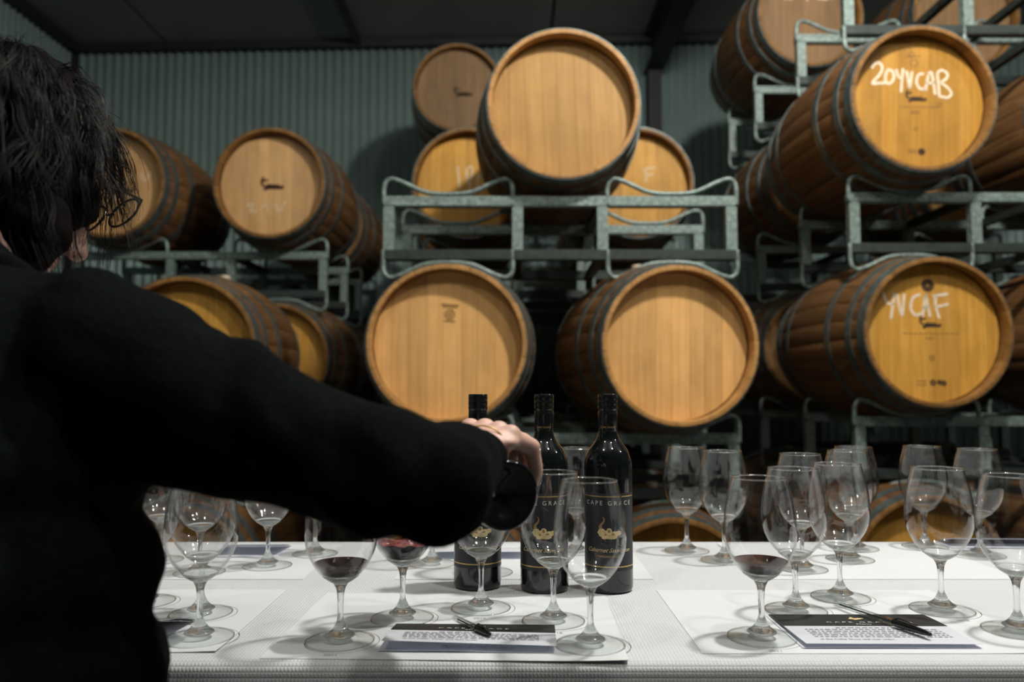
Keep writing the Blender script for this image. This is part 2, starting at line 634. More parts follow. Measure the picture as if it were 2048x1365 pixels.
# one stave, centred at the top (+z), axis along +y, origin on the axis
mb = MB()
half = math.pi / N_ST
ys = [0.0, 0.006, 0.03, 0.070, 0.10, 0.2, 0.33, 0.475, 0.62, 0.75, 0.85, 0.92, 0.944, BL]
rows = []
for y in ys:
    r = bar_r(y)
    if y in (0.0, BL):
        ro, ri = r - 0.003, r - 0.016
    else:
        ro, ri = r, r - 0.027
        if min(y, BL - y) < 0.02:
            ri = r - 0.020
    row = []
    g = 0.0009 / r
    for (a, rr) in ((-half + g, ro - 0.0016), (-half + g * 5, ro), (0, ro + 0.0004), (half - g * 5, ro), (half - g, ro - 0.0016),
                    (half - g * 0.4, ri), (0, ri), (-half + g * 0.4, ri)):
        row.append((rr * math.sin(a), y, rr * math.cos(a)))
    rows.append(row)
vs = [p for r in rows for p in r]
fs = []
for i in range(len(ys) - 1):
    for k in range(8):
        l = (k + 1) % 8
        fs.append((i * 8 + k, i * 8 + l, (i + 1) * 8 + l, (i + 1) * 8 + k))
fs.append(tuple(range(7, -1, -1)))
fs.append(tuple((len(ys) - 1) * 8 + k for k in range(8)))
STAVES = {}
for wk in ('head_peach', 'head_amber', 'head_tan', 'head_honey', 'head_ochre', 'head_brown'):
    sm_ = smooth_angle(MB().add(vs, fs).mesh('stave', MAT['stave_oak']), 30)
    sm_.materials.append(MAT['end_peach' if wk in ('head_peach', 'head_honey') else 'end_brown'])
    for pl_ in sm_.polygons:
        if pl_.center.y < 0.004 or (pl_.center.y < 0.072 and Vector((pl_.center.x, 0, pl_.center.z)).length < bar_r(pl_.center.y) - 0.012):
            pl_.material_index = 1
    STAVES[wk] = sm_

# head boards: vertical strips of the recessed disc
HEAD_Y, HEAD_R = 0.062, R_END - 0.0195


def head_boards(mat):
    out = []
    edges = [-HEAD_R, -0.206, -0.142, -0.076, -0.018, 0.052, 0.108, 0.176, 0.222, HEAD_R]
    for x0, x1 in zip(edges[:-1], edges[1:]):
        a, c = x0 + 0.0002, x1 - 0.0002
        a = max(a, -HEAD_R + 1e-4)
        c = min(c, HEAD_R - 1e-4)
        n = 8
        top = [(a + (c - a) * i / n, math.sqrt(max(0, HEAD_R ** 2 - (a + (c - a) * i / n) ** 2))) for i in range(n + 1)]
        loop = top + [(x, -z) for x, z in reversed(top)]
        k = len(loop)
        cx = (a + c) / 2
        vs = [(cx + (x - cx) * 0.992, HEAD_Y, z) for x, z in loop] + [(x, HEAD_Y + 0.002, z) for x, z in loop] + [(x, HEAD_Y + 0.022, z) for x, z in loop]
        fs = [tuple(range(k)), tuple(range(3 * k - 1, 2 * k - 1, -1))]
        for s in (0, k):
            fs += [(s + i, s + (i + 1) % k, s + k + (i + 1) % k, s + k + i) for i in range(k)]
        out.append(MB().add(vs, fs).mesh('head_board', MAT[mat]))
    return out


BOARDS = {k: head_boards(k) for k in ('head_peach', 'head_amber', 'head_tan', 'head_honey', 'head_ochre', 'head_brown')}


def hoop_mesh(y0, y1):
    prof = []
    for y in (y0, (y0 + y1) / 2, y1):
        prof.append((bar_r(y) + 0.0025, y))
    inner = [(bar_r(y) + 0.0002, y) for y in (y1, y0)]
    mb = MB().lathe(prof + inner, 64, close=True)
    mb.v = [(x, z, y) for (x, y, z) in mb.v]
    return smooth_angle(mb.mesh('hoop', MAT['hoop_steel']), 40)


HOOPS = [hoop_mesh(a, c) for a, c in ((0.004, 0.046), (0.085, 0.120), (0.235, 0.272))]
HOOPS += [hoop_mesh(BL - c, BL - a) for a, c in ((0.004, 0.046), (0.085, 0.120), (0.235, 0.272))]
mb = MB().lathe([(0, 0), (HEAD_R, 0), (HEAD_R, 0.02), (0, 0.02)], 40)
mb.v = [(x, BL - HEAD_Y - z, y) for (x, y, z) in mb.v]
REAR = mb.mesh('rear_head', MAT['head_tan'])
mb = MB().lathe([(0, R_BEL - 0.01), (0.022, R_BEL - 0.01), (0.024, R_BEL + 0.012), (0.022, R_BEL + 0.022), (0, R_BEL + 0.022)], 20)
mb.v = [(x, BL / 2 + y, z) for (x, y, z) in mb.v]
BUNG = mb.mesh('bung', MAT['bung_silicone'])


def ribbon(mb, pts, w, y, th=0.0008):
    """flat stroke in the x-z plane facing -y"""
    P = [Vector((p[0], 0, p[1])) for p in pts]
    n = len(P)
    vs = []
    for i in range(n):
        t = (P[min(i + 1, n - 1)] - P[max(i - 1, 0)])
        t = t.normalized() if t.length else Vector((1, 0, 0))
        q = Vector((-t.z, 0, t.x)) * (w / 2)
        if i == 0:
            e = -t * w * 0.3
        elif i == n - 1:
            e = t * w * 0.3
        else:
            e = Vector()
        for s in (1, -1):
            for yy in (y - th, y):
                p = P[i] + q * s + e
                vs.append((p.x, yy, p.z))
    fs = []
    for i in range(n - 1):
        a, c = 4 * i, 4 * i + 4
        fs += [(a, a + 2, c + 2, c), (a + 1, c + 1, c + 3, a + 3), (a, c, c + 1, a + 1), (a + 2, a + 3, c + 3, c + 2)]
    fs += [(0, 1, 3, 2), (4 * n - 4, 4 * n - 2, 4 * n - 1, 4 * n - 3)]
    mb.add(vs, fs)


def strokes(mb, lines, cx, cy, s, w, y=HEAD_Y):
    for ln in lines:
        pts = [((p[0] - cx) * s, -(p[1] - cy) * s) for p in ln]
        if len(pts) > 2:
            pts = [(v.x, v.z) for v in bezier_path([(p[0], 0, p[1]) for p in pts], 5)]
        ribbon(mb, pts, w, y)


W_20YVCAB = [
    [(240, 330), (270, 290), (320, 285), (345, 330), (320, 400), (235, 495), (300, 495), (370, 490)],
    [(405, 350), (375, 420), (385, 490), (430, 490), (465, 430), (450, 370), (405, 350)],
    [(492, 355), (512, 420), (545, 445)], [(562, 345), (548, 450), (535, 580)],
    [(600, 370), (612, 460), (625, 540), (640, 460), (655, 375)],
    [(770, 390), (720, 405), (698, 480), (730, 545), (785, 550)],
    [(790, 560), (830, 390)], [(830, 390), (862, 385), (890, 600)], [(805, 490), (885, 485)],
    [(920, 390), (935, 620)], [(920, 385), (965, 350), (1025, 385), (1010, 440), (945, 480)],
    [(945, 480), (1015, 525), (1060, 590), (1020, 637), (940, 625)]]
W_YVCAF = [
    [(922, 340), (940, 395), (978, 405)], [(985, 345), (974, 420), (962, 485)],
    [(1002, 350), (1012, 410), (1026, 468), (1036, 410), (1042, 350)],
    [(1132, 350), (1092, 368), (1078, 430), (1102, 466), (1132, 460)],
    [(1145, 472), (1166, 350)], [(1166, 350), (1187, 472)], [(1150, 425), (1185, 418)],
    [(1225, 350), (1222, 410), (1240, 482)], [(1212, 358), (1292, 345)], [(1225, 420), (1292, 405)]]
SCRIPT = [[(602, 565), (586, 605), (600, 640), (632, 655), (640, 675), (612, 680)], [(600, 600), (640, 590)],
          [(640, 655), (655, 635), (668, 660), (684, 638), (698, 660), (714, 638), (728, 660), (745, 640), (760, 662), (795, 650)],
          [(640, 668), (790, 668)]]


def ring_pts(x, y, r, n=12):
    return [(x + r * math.cos(2 * math.pi * i / n), y + r * math.sin(2 * math.pi * i / n)) for i in range(n + 1)]


def dashes(x0, x1, y, step, w):
    out = []
    x = x0
    while x < x1:
        out.append([(x, y), (min(x + step * w, x1), y)])
        x += step
    return out


def text_mesh(body, size, mat, align='CENTER', extrude=0.0, shear=0.0, name='lettering'):
    cu = bpy.data.curves.new(name, 'FONT')
    cu.body = body
    cu.size = size
    cu.align_x = align
    cu.shear = shear
    cu.extrude = extrude
    cu.resolution_u = 3
    o = bpy.data.objects.new(name, cu)
    COL.objects.link(o)
    dg = bpy.context.evaluated_depsgraph_get()
    me = bpy.data.meshes.new_from_object(o.evaluated_get(dg))
    bpy.data.objects.remove(o)
    bpy.data.curves.remove(cu)
    me.materials.clear()
    me.materials.append(MAT[mat])
    return me


def barrel(X, Y, Z, label, group, wood_k, yaw=0.0, roll=0.0, bung=True):
    """front rim centre at (X, Y, Z)"""
    root = empty('wine_barrel', (X, Y, Z - R_BEL), math.radians(yaw))
    tag(root, label, 'barrel', group)

    def put(name, me, rot=0.0):
        o = link(name, me, root, (0, 0, R_BEL))
        o.rotation_euler = (0, rot, 0)
        return o
    for k in range(N_ST):
        put('stave', STAVES[wood_k], 2 * math.pi * (k + 0.5) / N_ST + 0.05)
    for me in BOARDS[wood_k]:
        put('head_board', me, math.radians(roll))
    for me in HOOPS:
        put('hoop', me)
    put('rear_head', REAR)
    if bung:
        put('bung', BUNG, math.radians(random.uniform(-6, 6)))
    root['roll'] = roll
    return root


def head_mark(root, name, lines, cx, cy, s, w, mat, label=None):
    mb = MB()
    strokes(mb, lines, cx, cy, s, w)
    o = mb.build(name, MAT[mat], root, loc=(0, -0.0002, R_BEL))
    if label:
        o['label'] = label
    return o


# stacks: level heights
def lev(n, dz=0.0):
    return 0.36 + 0.92 * n + dz


def bx(px, Y):
    return (px - 1024.0) / F_PX * Y


GC, GL, GR = 'barrels in the middle stack', 'barrels in the stack behind the pourer', 'barrels in the right hand stack'
# middle stack, front row
B1 = barrel(bx(893, 2.88), 2.88, lev(1), 'pale oak barrel with grey stamp, directly behind the raised bottle necks', GC, 'head_peach', 1.5)
B2 = barrel(bx(1364, 2.86), 2.86, lev(1) - 0.008, 'unmarked pale oak barrel turned slightly, right of the three bottle necks', GC, 'head_peach', 7.0, roll=1)
B3 = barrel(bx(1130, 2.97), 2.97, lev(2) + 0.005, 'big blank pale barrel lying on the middle of the galvanised rack', GC, 'head_honey', 1.5, roll=-2)
B4 = barrel(bx(893, 2.9), 2.9, lev(0), 'barrel on the floor below the stamped pale barrel', GC, 'head_amber')
B5 = barrel(bx(1345, 2.9), 2.9, lev(0), 'barrel on the floor showing its hoop behind the empty back glasses', GC, 'head_amber')
# middle stack, second row
B6 = barrel(bx(935, 4.1), 4.1, lev(2), 'amber barrel chalked with faint marks behind the empty rack cradle', GC, 'head_amber', -1)
B7 = barrel(bx(1280, 4.1), 4.1, lev(2), 'amber barrel half hidden right of the big blank barrel', GC, 'head_amber', 1)
B8 = barrel(bx(935, 4.1), 4.1, lev(1), 'dark barrel in the gap behind the stamped pale barrel', GC, 'head_tan')
B9 = barrel(bx(1280, 4.1), 4.1, lev(1), 'dark barrel behind the slightly turned pale barrel', GC, 'head_tan')
barrel(bx(935, 4.1), 4.1, lev(0), 'floor barrel of the second row behind the bottles', GC, 'head_tan')
barrel(bx(1280, 4.1), 4.1, lev(0), 'floor barrel of the second row behind the empty back glasses', GC, 'head_tan')
# middle stack, third row
B10 = barrel(bx(912, 5.14), 5.14, lev(3), 'small far brown barrel standing highest, up against the ceiling line', GC, 'head_brown')
for L, lab in ((2, 'far barrel under the highest brown one'), (1, 'far barrel of the third row, second from the floor'), (0, 'far barrel of the third row on the floor')):
    barrel(-0.32, 5.14, lev(L), lab, GC, 'head_tan')
barrel(0.68, 5.3, lev(2), 'dim barrel seen through the right cradle of the galvanised rack', GC, 'head_tan')
barrel(0.68, 5.3, lev(1), 'dim far barrel below the one seen through the right cradle', GC, 'head_tan')
barrel(0.68, 5.3, lev(0), 'dim far floor barrel below the one seen through the right cradle', GC, 'head_tan')
# left stack
B11 = barrel(bx(205, 4.1), 4.1, lev(2), 'tan barrel beside the pourer\'s head, half hidden by hair', GL, 'head_tan', -1)
B12 = barrel(bx(530, 4.1), 4.1, lev(2), 'tan barrel with a dark brand and faint chalk, before the corrugated wall', GL, 'head_tan', 0)
B13 = barrel(bx(362, 3.2), 3.2, lev(1), 'amber barrel with a bung on top, cut by the black sleeve', GL, 'head_amber', 4.5)
B14 = barrel(bx(536, 4.1), 4.175, lev(1), 'barrel crossed by a slanting shadow, right of the one with the bung', GL, 'head_amber', 0)
barrel(bx(205, 4.1), 4.1, lev(1), 'barrel under the one beside the pourer\'s head', GL, 'head_tan')
barrel(bx(205, 4.1), 4.1, lev(0), 'floor barrel behind the pourer', GL, 'head_tan')
barrel(bx(362, 3.2), 3.2, lev(0), 'orange floor barrel seen under the sleeve behind the left glasses', GL, 'head_amber', -2)
barrel(bx(525, 4.1), 4.175, lev(0), 'floor barrel under the one with the slanting shadow', GL, 'head_amber')
for L, lab in ((2, 'dark barrel end bulging out right of the branded tan barrel'), (1, 'dark barrel under the bulging one on the left'), (0, 'dark floor barrel under the bulging one on the left')):
    barrel(-1.27, 5.14, lev(L), lab, GL, 'head_tan')
# right stack
DZ = 0.06
XR0, XR1 = bx(1882, 3.06), bx(1882, 3.06) + 0.87
B20 = barrel(XR0, 3.06, lev(1, DZ) - 0.004, 'amber barrel chalked YV CAF with printed stamps', GR, 'head_amber', 1.5)
B21 = barrel(bx(1868, 3.06), 3.06, lev(2, DZ), 'amber barrel chalked 20YVCAB near the top right', GR, 'head_ochre', 2.0, roll=2)
barrel(bx(1850, 3.06), 3.06, lev(0, DZ), 'floor barrel below the YV CAF barrel', GR, 'head_amber')
barrel(XR1, 3.06, lev(1, DZ), 'barrel cut by the picture edge beside the YV CAF barrel', GR, 'head_amber')
barrel(XR1, 3.06, lev(2, DZ), 'barrel cut by the picture edge beside the 20YVCAB barrel', GR, 'head_amber')
barrel(XR1, 3.06, lev(0, DZ), 'floor barrel cut by the picture edge', GR, 'head_amber')
B22 = barrel(bx(1640, 4.25), 4.25, lev(3, DZ), 'greyish brown barrel with faint chalk, cut by the top picture edge', GR, 'head_brown', 2)
barrel(2.5, 4.25, lev(3, DZ), 'barrel behind the rack bars in the top right corner', GR, 'head_brown', 0)
B23 = barrel(bx(1652, 4.25), 4.25, lev(2, DZ), 'dark hooped barrel tucked behind the 20YVCAB barrel', GR, 'head_tan', 0)
barrel(2.5, 4.25, lev(2, DZ), 'second row barrel behind the picture edge barrels', GR, 'head_tan')
barrel(bx(1640, 4.25), 4.25, lev(1, DZ), 'dark barrel behind the YV CAF barrel', GR, 'head_tan')
barrel(bx(1640, 4.25), 4.25, lev(0, DZ), 'dark floor barrel of the right hand second row', GR, 'head_tan')
barrel(2.5, 4.25, lev(1, DZ), 'second row barrel behind the gap at the right', GR, 'head_tan')
barrel(2.5, 4.25, lev(0, DZ), 'second row floor barrel behind the gap at the right', GR, 'head_tan')

S1, S2 = 0.00039, 0.00069
head_mark(B21, 'chalk_writing', W_20YVCAB, 690, 700, S1, 0.0105, 'chalk', 'white chalk writing 20YVCAB')
head_mark(B21, 'brand_mark', SCRIPT, 690, 700, S1, 0.0075, 'burn_mark', 'dark burnt script brand')


def stamps(root, groups, cx, cy, s_, w_, mat):
    for g_ in groups:
        head_mark(root, 'printed_stamp', g_, cx, cy, s_, w_, mat)


stamps(B21, [[ring_pts(680, 275, 38)], [ring_pts(655, 185, 26)], dashes(590, 740, 80, 34, 0.7), dashes(600, 760, 205, 40, 0.7), dashes(520, 940, 740, 42, 0.6),
             dashes(630, 720, 785, 32, 0.7) + dashes(630, 720, 805, 32, 0.7), [ring_pts(675, 968, 16)], [ring_pts(930, 710, 22)],
             dashes(590, 680, 1190, 30, 0.8) + dashes(590, 680, 1215, 30, 0.8)], 690, 700, S1, 0.004, 'burn_faint')
stamps(B21, [[ring_pts(728, 1208, 12), ring_pts(728, 1208, 26)]], 690, 700, S1, 0.008, 'burn_mark')
head_mark(B20, 'chalk_writing', W_YVCAF, 1190, 570, S2, 0.0105, 'chalk', 'white chalk writing YV CAF')
SC2 = [[((x - 690) * S1 / S2 + 1188, (y - 640) * S1 / S2 + 515) for x, y in l] for l in SCRIPT]
head_mark(B20, 'brand_mark', SC2, 1190, 570, S2, 0.0075, 'burn_mark', 'dark burnt script brand')
head_mark(B20, 'printed_stamp', [ring_pts(1180, 296, 30), ring_pts(1180, 296, 14)], 1190, 570, S2, 0.0095, 'burn_mark', 'round burnt emblem')
stamps(B20, [dashes(1035, 1350, 572, 30, 0.5), dashes(1160, 1200, 600, 16, 0.7), [ring_pts(1190, 712, 12)], dashes(1100, 1160, 845, 20, 0.7) + dashes(1100, 1160, 865, 20, 0.7)],
       1190, 570, S2, 0.004, 'burn_faint')
stamps(B20, [[ring_pts(1192, 852, 12)], [ring_pts(1230, 850, 9)], [ring_pts(1255, 856, 10)]], 1190, 570, S2, 0.008, 'burn_mark')
# stamp on the pale barrel
head_mark(B1, 'printed_stamp', [[(-0.022, -0.150), (0.040, -0.146)], [(-0.018, -0.142), (0.036, -0.138)], ring_pts(0.008, -0.112, 0.017),
                                ring_pts(0.008, -0.112, 0.007), [(-0.012, -0.088), (0.026, -0.086)]], 0, 0, 1.0, 0.005, 'burn_faint', 'grey printed stamp')
# brands and chalk on the far tan barrels
for Bx, cx, cy in ((B12, 0.0, 0.0), (B10, 0.035, 0.02), (B11, 0.04, 0.02)):
    ln = [[((x - 690) * 0.00055 + cx, (y - 640) * 0.00055 + cy) for x, y in l] for l in SCRIPT]
    head_mark(Bx, 'brand_mark', ln, 0, 0, 1.0, 0.012, 'burn_mark', 'dark burnt script brand')
fc = [[(-0.13, 0.11), (-0.10, 0.10), (-0.11, 0.14), (-0.08, 0.14)], [(-0.06, 0.13), (-0.03, 0.10), (-0.02, 0.14)], [(0.02, 0.10), (0.04, 0.14), (0.07, 0.09)]]
head_mark(B12, 'chalk_writing', fc, 0, 0, 1.0, 0.012, 'chalk_faint', 'rubbed out chalk')
head_mark(B11, 'chalk_writing', [[(x + 0.12, y - 0.16) for x, y in l] for l in fc], 0, 0, 1.0, 0.012, 'chalk_faint', 'rubbed out chalk')
fd = [[(-0.06, -0.10), (-0.05, 0.01)], [(-0.005, -0.01), (-0.012, -0.08), (0.015, -0.10), (0.015, -0.04), (0.0, -0.04)], [(0.0, -0.05), (0.005, 0.03)],
      [(0.085, -0.06), (0.05, -0.05), (0.045, 0.0), (0.08, 0.01)]]
head_mark(B6, 'chalk_writing', fd, 0, 0, 1.0, 0.013, 'chalk_faint', 'faint chalk writing 19C')
head_mark(B7, 'chalk_writing', [[(0.05, -0.09), (0.055, -0.02)], [(0.05, -0.09), (0.10, -0.095)], [(0.05, -0.055), (0.09, -0.06)]], 0, 0, 1.0, 0.012, 'chalk_faint')
fe = [[(x * 1.5, -0.12 + y * 0.4) for x, y in l] for l in fd] + [[(-0.12, -0.11), (-0.10, -0.15), (-0.09, -0.11)], [(0.14, -0.12), (0.17, -0.15)]]
head_mark(B22, 'chalk_writing', fe, 0, 0, 1.0, 0.010, 'chalk', 'chalk writing at the top')

# ------------------------------------------------------------------ racks
RW = 0.69          # half width
PX = (-0.665, -0.165, 0.165, 0.665)
HB = 0.105         # half distance between beam centres


def cradle_mesh():
    c = [(-0.25, 0, -0.02), (-0.25, 0, 0.055), (-0.238, 0, 0.082), (-0.215, 0, 0.088), (-0.17, 0, 0.072), (-0.10, 0, 0.040), (-0.04, 0, 0.030),
         (0.04, 0, 0.030), (0.10, 0, 0.040), (0.17, 0, 0.072), (0.215, 0, 0.088), (0.238, 0, 0.082), (0.25, 0, 0.055), (0.25, 0, -0.02)]
    return MB().tube(bezier_path(c, 4), 0.0095, 8).mesh('cradle', MAT['galvanised'], smooth=True)


def beam_mesh(mat):
    m_ = MB().box((-RW, -0.02, -0.021), (RW, 0.02, 0.021))
    me = m_.mesh('beam', MAT[mat])
    bm = bmesh.new()
    bm.from_mesh(me)
    bmesh.ops.bevel(bm, geom=list(bm.edges), offset=0.004, segments=2, affect='EDGES')
    bm.to_mesh(me)
    bm.free()
    return me


CRADLE = cradle_mesh()
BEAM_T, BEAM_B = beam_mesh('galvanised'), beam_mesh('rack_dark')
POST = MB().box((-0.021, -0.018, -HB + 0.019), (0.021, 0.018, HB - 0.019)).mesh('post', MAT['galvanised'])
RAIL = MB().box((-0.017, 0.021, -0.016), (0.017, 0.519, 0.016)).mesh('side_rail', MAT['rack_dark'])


def rack(X, Y, z_below, z_above, label, group):
    """two-barrel rack resting on barrels of the level below; front frame at Y"""
    zc = (z_below + z_above) / 2
    root = empty('barrel_rack', (X, Y, zc - HB - 0.09))
    tag(root, label, 'rack', group)
    z0 = HB + 0.09
    for fy in (0.0, 0.54):
        link('top_beam', BEAM_T, root, (0, fy, z0 + HB))
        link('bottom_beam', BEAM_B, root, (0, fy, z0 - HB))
        for x in PX:
            link('post', POST, root, (x, fy, z0))
        for x in (-0.435, 0.435):
            link('cradle', CRADLE, root, (x, fy - 0.012, z0 + HB + 0.0))
            o = link('cradle', CRADLE, root, (x, fy - 0.012, z0 - HB))
            o.rotation_euler = (0, math.pi, 0)
    for x in PX[1], PX[2]:
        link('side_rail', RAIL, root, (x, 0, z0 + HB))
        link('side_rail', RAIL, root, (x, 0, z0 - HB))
    return root


GK = 'galvanised barrel racks'
XC = (bx(893, 2.88) + bx(1364, 2.86)) / 2
rack(XC, 3.07, lev(1), lev(2), 'galvanised rack with two empty cradles carrying the big blank barrel', GK)
rack(0.21, 4.30, lev(1), lev(2), 'rack carrying the two amber barrels of the middle second row', GK)
rack(0.19, 5.34, lev(2), lev(3), 'far rack under the highest brown barrel', GK)
rack(0.19, 5.44, lev(1), lev(2), 'far rack of the middle third row', GK)
rack(XC, 3.09, lev(0), lev(1), 'rack behind the bottles carrying the two pale lower barrels', GK)
rack(0.21, 4.30, lev(0), lev(1), 'low rack of the middle second row', GK)
rack(0.19, 5.44, lev(0), lev(1), 'low rack of the middle third row', GK)
XL = -1.69
rack(XL, 4.30, lev(1), lev(2), 'rack under the two tan barrels beside the pourer\'s head', GK)
rack(XL, 4.30, lev(0), lev(1), 'low rack of the left hand second row', GK)
rack(bx(362, 3.2) - 0.435, 3.4, lev(0), lev(1), 'low rack under the barrel with the bung', GK)
rack(-1.70, 5.34, lev(1), lev(2), 'far rack of the left hand third row', GK)
rack(-1.70, 5.34, lev(0), lev(1), 'low far rack of the left hand third row', GK)
XRC = XR0 + 0.425
rack(XRC, 3.25, lev(1, DZ), lev(2, DZ), 'rack between the YV CAF and 20YVCAB barrels', GK)
rack(XRC, 3.25, lev(2, DZ), lev(3, DZ), 'empty rack on top of the 20YVCAB barrel', GK)
rack(XRC, 3.25, lev(0, DZ), lev(1, DZ), 'rack under the YV CAF barrel', GK)
rack(2.07, 4.45, lev(2, DZ), lev(3, DZ), 'rack under the greyish brown top barrel', GK)
rack(2.07, 4.45, lev(1, DZ), lev(2, DZ), 'second row rack behind the 20YVCAB barrel', GK)
rack(2.07, 4.45, lev(0, DZ), lev(1, DZ), 'low second row rack behind the YV CAF barrel', GK)
# ground rails for the floor barrels
for X, Y, dz, lab in ((XC, 2.9, 0, 'middle front'), (0.21, 4.1, 0, 'middle second'), (0.19, 5.2, 0, 'middle third'), (bx(362, 3.2) - 0.4, 3.2, 0, 'left front'),
                      (XL, 4.1, 0, 'left second'), (-1.6, 5.14, 0, 'left third'), (XRC, 3.06, DZ, 'right front'), (2.07, 4.25, DZ, 'right second')):
    zr = 0.022 + dz
    r_ = empty('ground_rack', (X, Y, 0))
    tag(r_, 'low floor rails under the ' + lab + ' row of barrels', 'rack', 'floor racks')
    for fy in (0.22, 0.73):
        MB().box((-0.8, fy - 0.03, 0), (0.8, fy + 0.03, zr)).build('rail', MAT['rack_dark'], r_)

# ------------------------------------------------------------------ table and cloth
TX0, TX1 = -1.25, 1.75
TY0, TY1 = tab(1024, 1326).y, tab(1024, 1083).y
table = empty('trestle_table', ((TX0 + TX1) / 2, (TY0 + TY1) / 2, 0))
tag(table, 'long trestle table under the white cloth', 'table')
hx, hy = (TX1 - TX0) / 2, (TY1 - TY0) / 2
MB().box((-hx + 0.01, -hy + 0.012, TABLE_Z - 0.032), (hx - 0.01, hy - 0.012, TABLE_Z - 0.004)).build('tabletop', MAT['table_board'], table)
for sx_ in (-1, 1):
    for sy_ in (-1, 1):
        MB().tube([(sx_ * (hx - 0.2), sy_ * (hy - 0.08), 0.0), (sx_ * (hx - 0.28), sy_ * (hy - 0.08), TABLE_Z - 0.032)], 0.015, 10).build('leg', MAT['black_steel'], table, smooth=True)

# cloth: sheet over the board with rounded edges and hanging drops, real thickness via second skin
NX, RND = 260, 0.014


def cloth_profile():
    prof = []            # (y, z, arc)
    drop = 0.30
    for i in range(9):
        prof.append((TY0 - RND * 0.2, TABLE_Z - RND - drop * (1 - i / 8)))
    for i in range(1, 7):
        a = math.pi / 2 * i / 6
        prof.append((TY0 - RND * 0.2 + RND * (1 - math.cos(a)), TABLE_Z - RND + RND * math.sin(a)))
    for i in range(1, 61):
        prof.append((TY0 + RND * 0.8 + (TY1 - TY0 - RND * 1.6) * i / 61, TABLE_Z))
    for i in range(0, 7):
        a = math.pi / 2 * (1 - i / 6)
        prof.append((TY1 + RND * 0.2 - RND * (1 - math.cos(a)), TABLE_Z - RND + RND * math.sin(a)))
    for i in range(1, 9):
        prof.append((TY1 + RND * 0.2, TABLE_Z - RND - drop * i / 8))
    return prof


prof = cloth_profile()
arcs = [0.0]
for p, q_ in zip(prof[:-1], prof[1:]):
    arcs.append(arcs[-1] + math.hypot(q_[0] - p[0], q_[1] - p[1]))
vs, uvs = [], []
for i in range(NX + 1):
    x = TX0 + (TX1 - TX0) * i / NX
    for (y, z), a in zip(prof, arcs):
        dy = dzz = 0.0
        if z < TABLE_Z - RND:
            dep = TABLE_Z - RND - z
            s = -1 if y < (TY0 + TY1) / 2 else 1
            dy = s * dep * 0.10 * (0.5 + 0.5 * math.sin(x * 9 + s)) + s * 0.004
        vs.append((x, y + dy, z + dzz))
        uvs.append((x, a))
m_ = len(prof)
fs = [(i * m_ + k, (i + 1) * m_ + k, (i + 1) * m_ + k + 1, i * m_ + k + 1) for i in range(NX) for k in range(m_ - 1)]
me = bpy.data.meshes.new('tablecloth')
me.from_pydata(vs, [], fs)
ul = me.uv_layers.new(name='UVMap')
for lp in me.loops:
    ul.data[lp.index].uv = uvs[lp.vertex_index]
me.polygons.foreach_set('use_smooth', [True] * len(me.polygons))
me.materials.append(MAT['waffle_paper'])
cloth = link('tablecloth', me)
sm = cloth.modifiers.new('thick', 'SOLIDIFY')
sm.thickness = 0.0012
sm.offset = -1
tag(cloth, 'white waffle embossed paper cloth covering the tasting table', 'tablecloth')

# ------------------------------------------------------------------ paper mats with rings and years
MAT_T = 0.0004


def sheet(name, cx, cy, w_, d_, rz, label, group, z=TABLE_Z):
    mb = MB()
    nx, ny = 14, 10
    top, bot = [], []
    for j in range(ny + 1):
        for i in range(nx + 1):
            x, y = -w_ / 2 + w_ * i / nx, -d_ / 2 + d_ * j / ny
            e = 0.0
            cd = math.hypot(x - w_ / 2, y + d_ / 2)
            if cd < 0.09:
                e = 0.0018 * (1 - cd / 0.09) ** 2
            top.append((x, y, 0.0003 + MAT_T + e))
            bot.append((x, y, 0.0003 + e))
    n = len(top)
    fs = []
    W1 = nx + 1
    for j in range(ny):
        for i in range(nx):
            a = j * W1 + i
            fs += [(a, a + 1, a + W1 + 1, a + W1), (n + a, n + a + W1, n + a + W1 + 1, n + a + 1)]
    for i in range(nx):
        fs += [(i, n + i, n + i + 1, i + 1), (ny * W1 + i, ny * W1 + i + 1, n + ny * W1 + i + 1, n + ny * W1 + i)]
    for j in range(ny):
        a = j * W1
        fs += [(a, a + W1, n + a + W1, n + a)]
        a += nx
        fs += [(a, n + a, n + a + W1, a + W1)]
    mb.add(top + bot, fs)
    o = mb.build(name, MAT['paper_mat'])
    smooth_angle(o.data, 30)
    o.location = (cx, cy, z)
    o.rotation_euler = (0, 0, rz)
    return tag(o, label, 'paper mat', group)


GM = 'paper tasting mats under the glasses'
pl = tab(431, 1307)
mats = []
mats.append(sheet('tasting_mat', pl.x - 0.21, pl.y + 0.1485, 0.42, 0.297, 0.0, 'white paper mat under the three glasses next to the pourer\'s body', GM))
pc = tab(1270, 1329)
mats.append(sheet('tasting_mat', pc.x - 0.212, pc.y + 0.160, 0.42, 0.297, math.radians(-1.5), 'white paper mat in the middle under the three bottles\' front glasses', GM))
pr = tab(1405, 1309)
mats.append(sheet('tasting_mat', pr.x + 0.21, pr.y + 0.1485, 0.42, 0.297, 0.0, 'white paper mat on the right under the pen and leaflet', GM))
pb = tab(1024, 1088).y - 0.160
mats.append(sheet('tasting_mat', -0.55, pb, 0.42, 0.297, math.pi, 'white paper mat at the far table edge on the left', GM))
mats.append(sheet('tasting_mat', 0.02, pb, 0.42, 0.297, math.pi, 'white paper mat at the far table edge behind the bottles', GM))
mats.append(sheet('tasting_mat', 0.62, pb, 0.42, 0.297, math.pi, 'white paper mat at the far table edge behind the right glasses', GM))


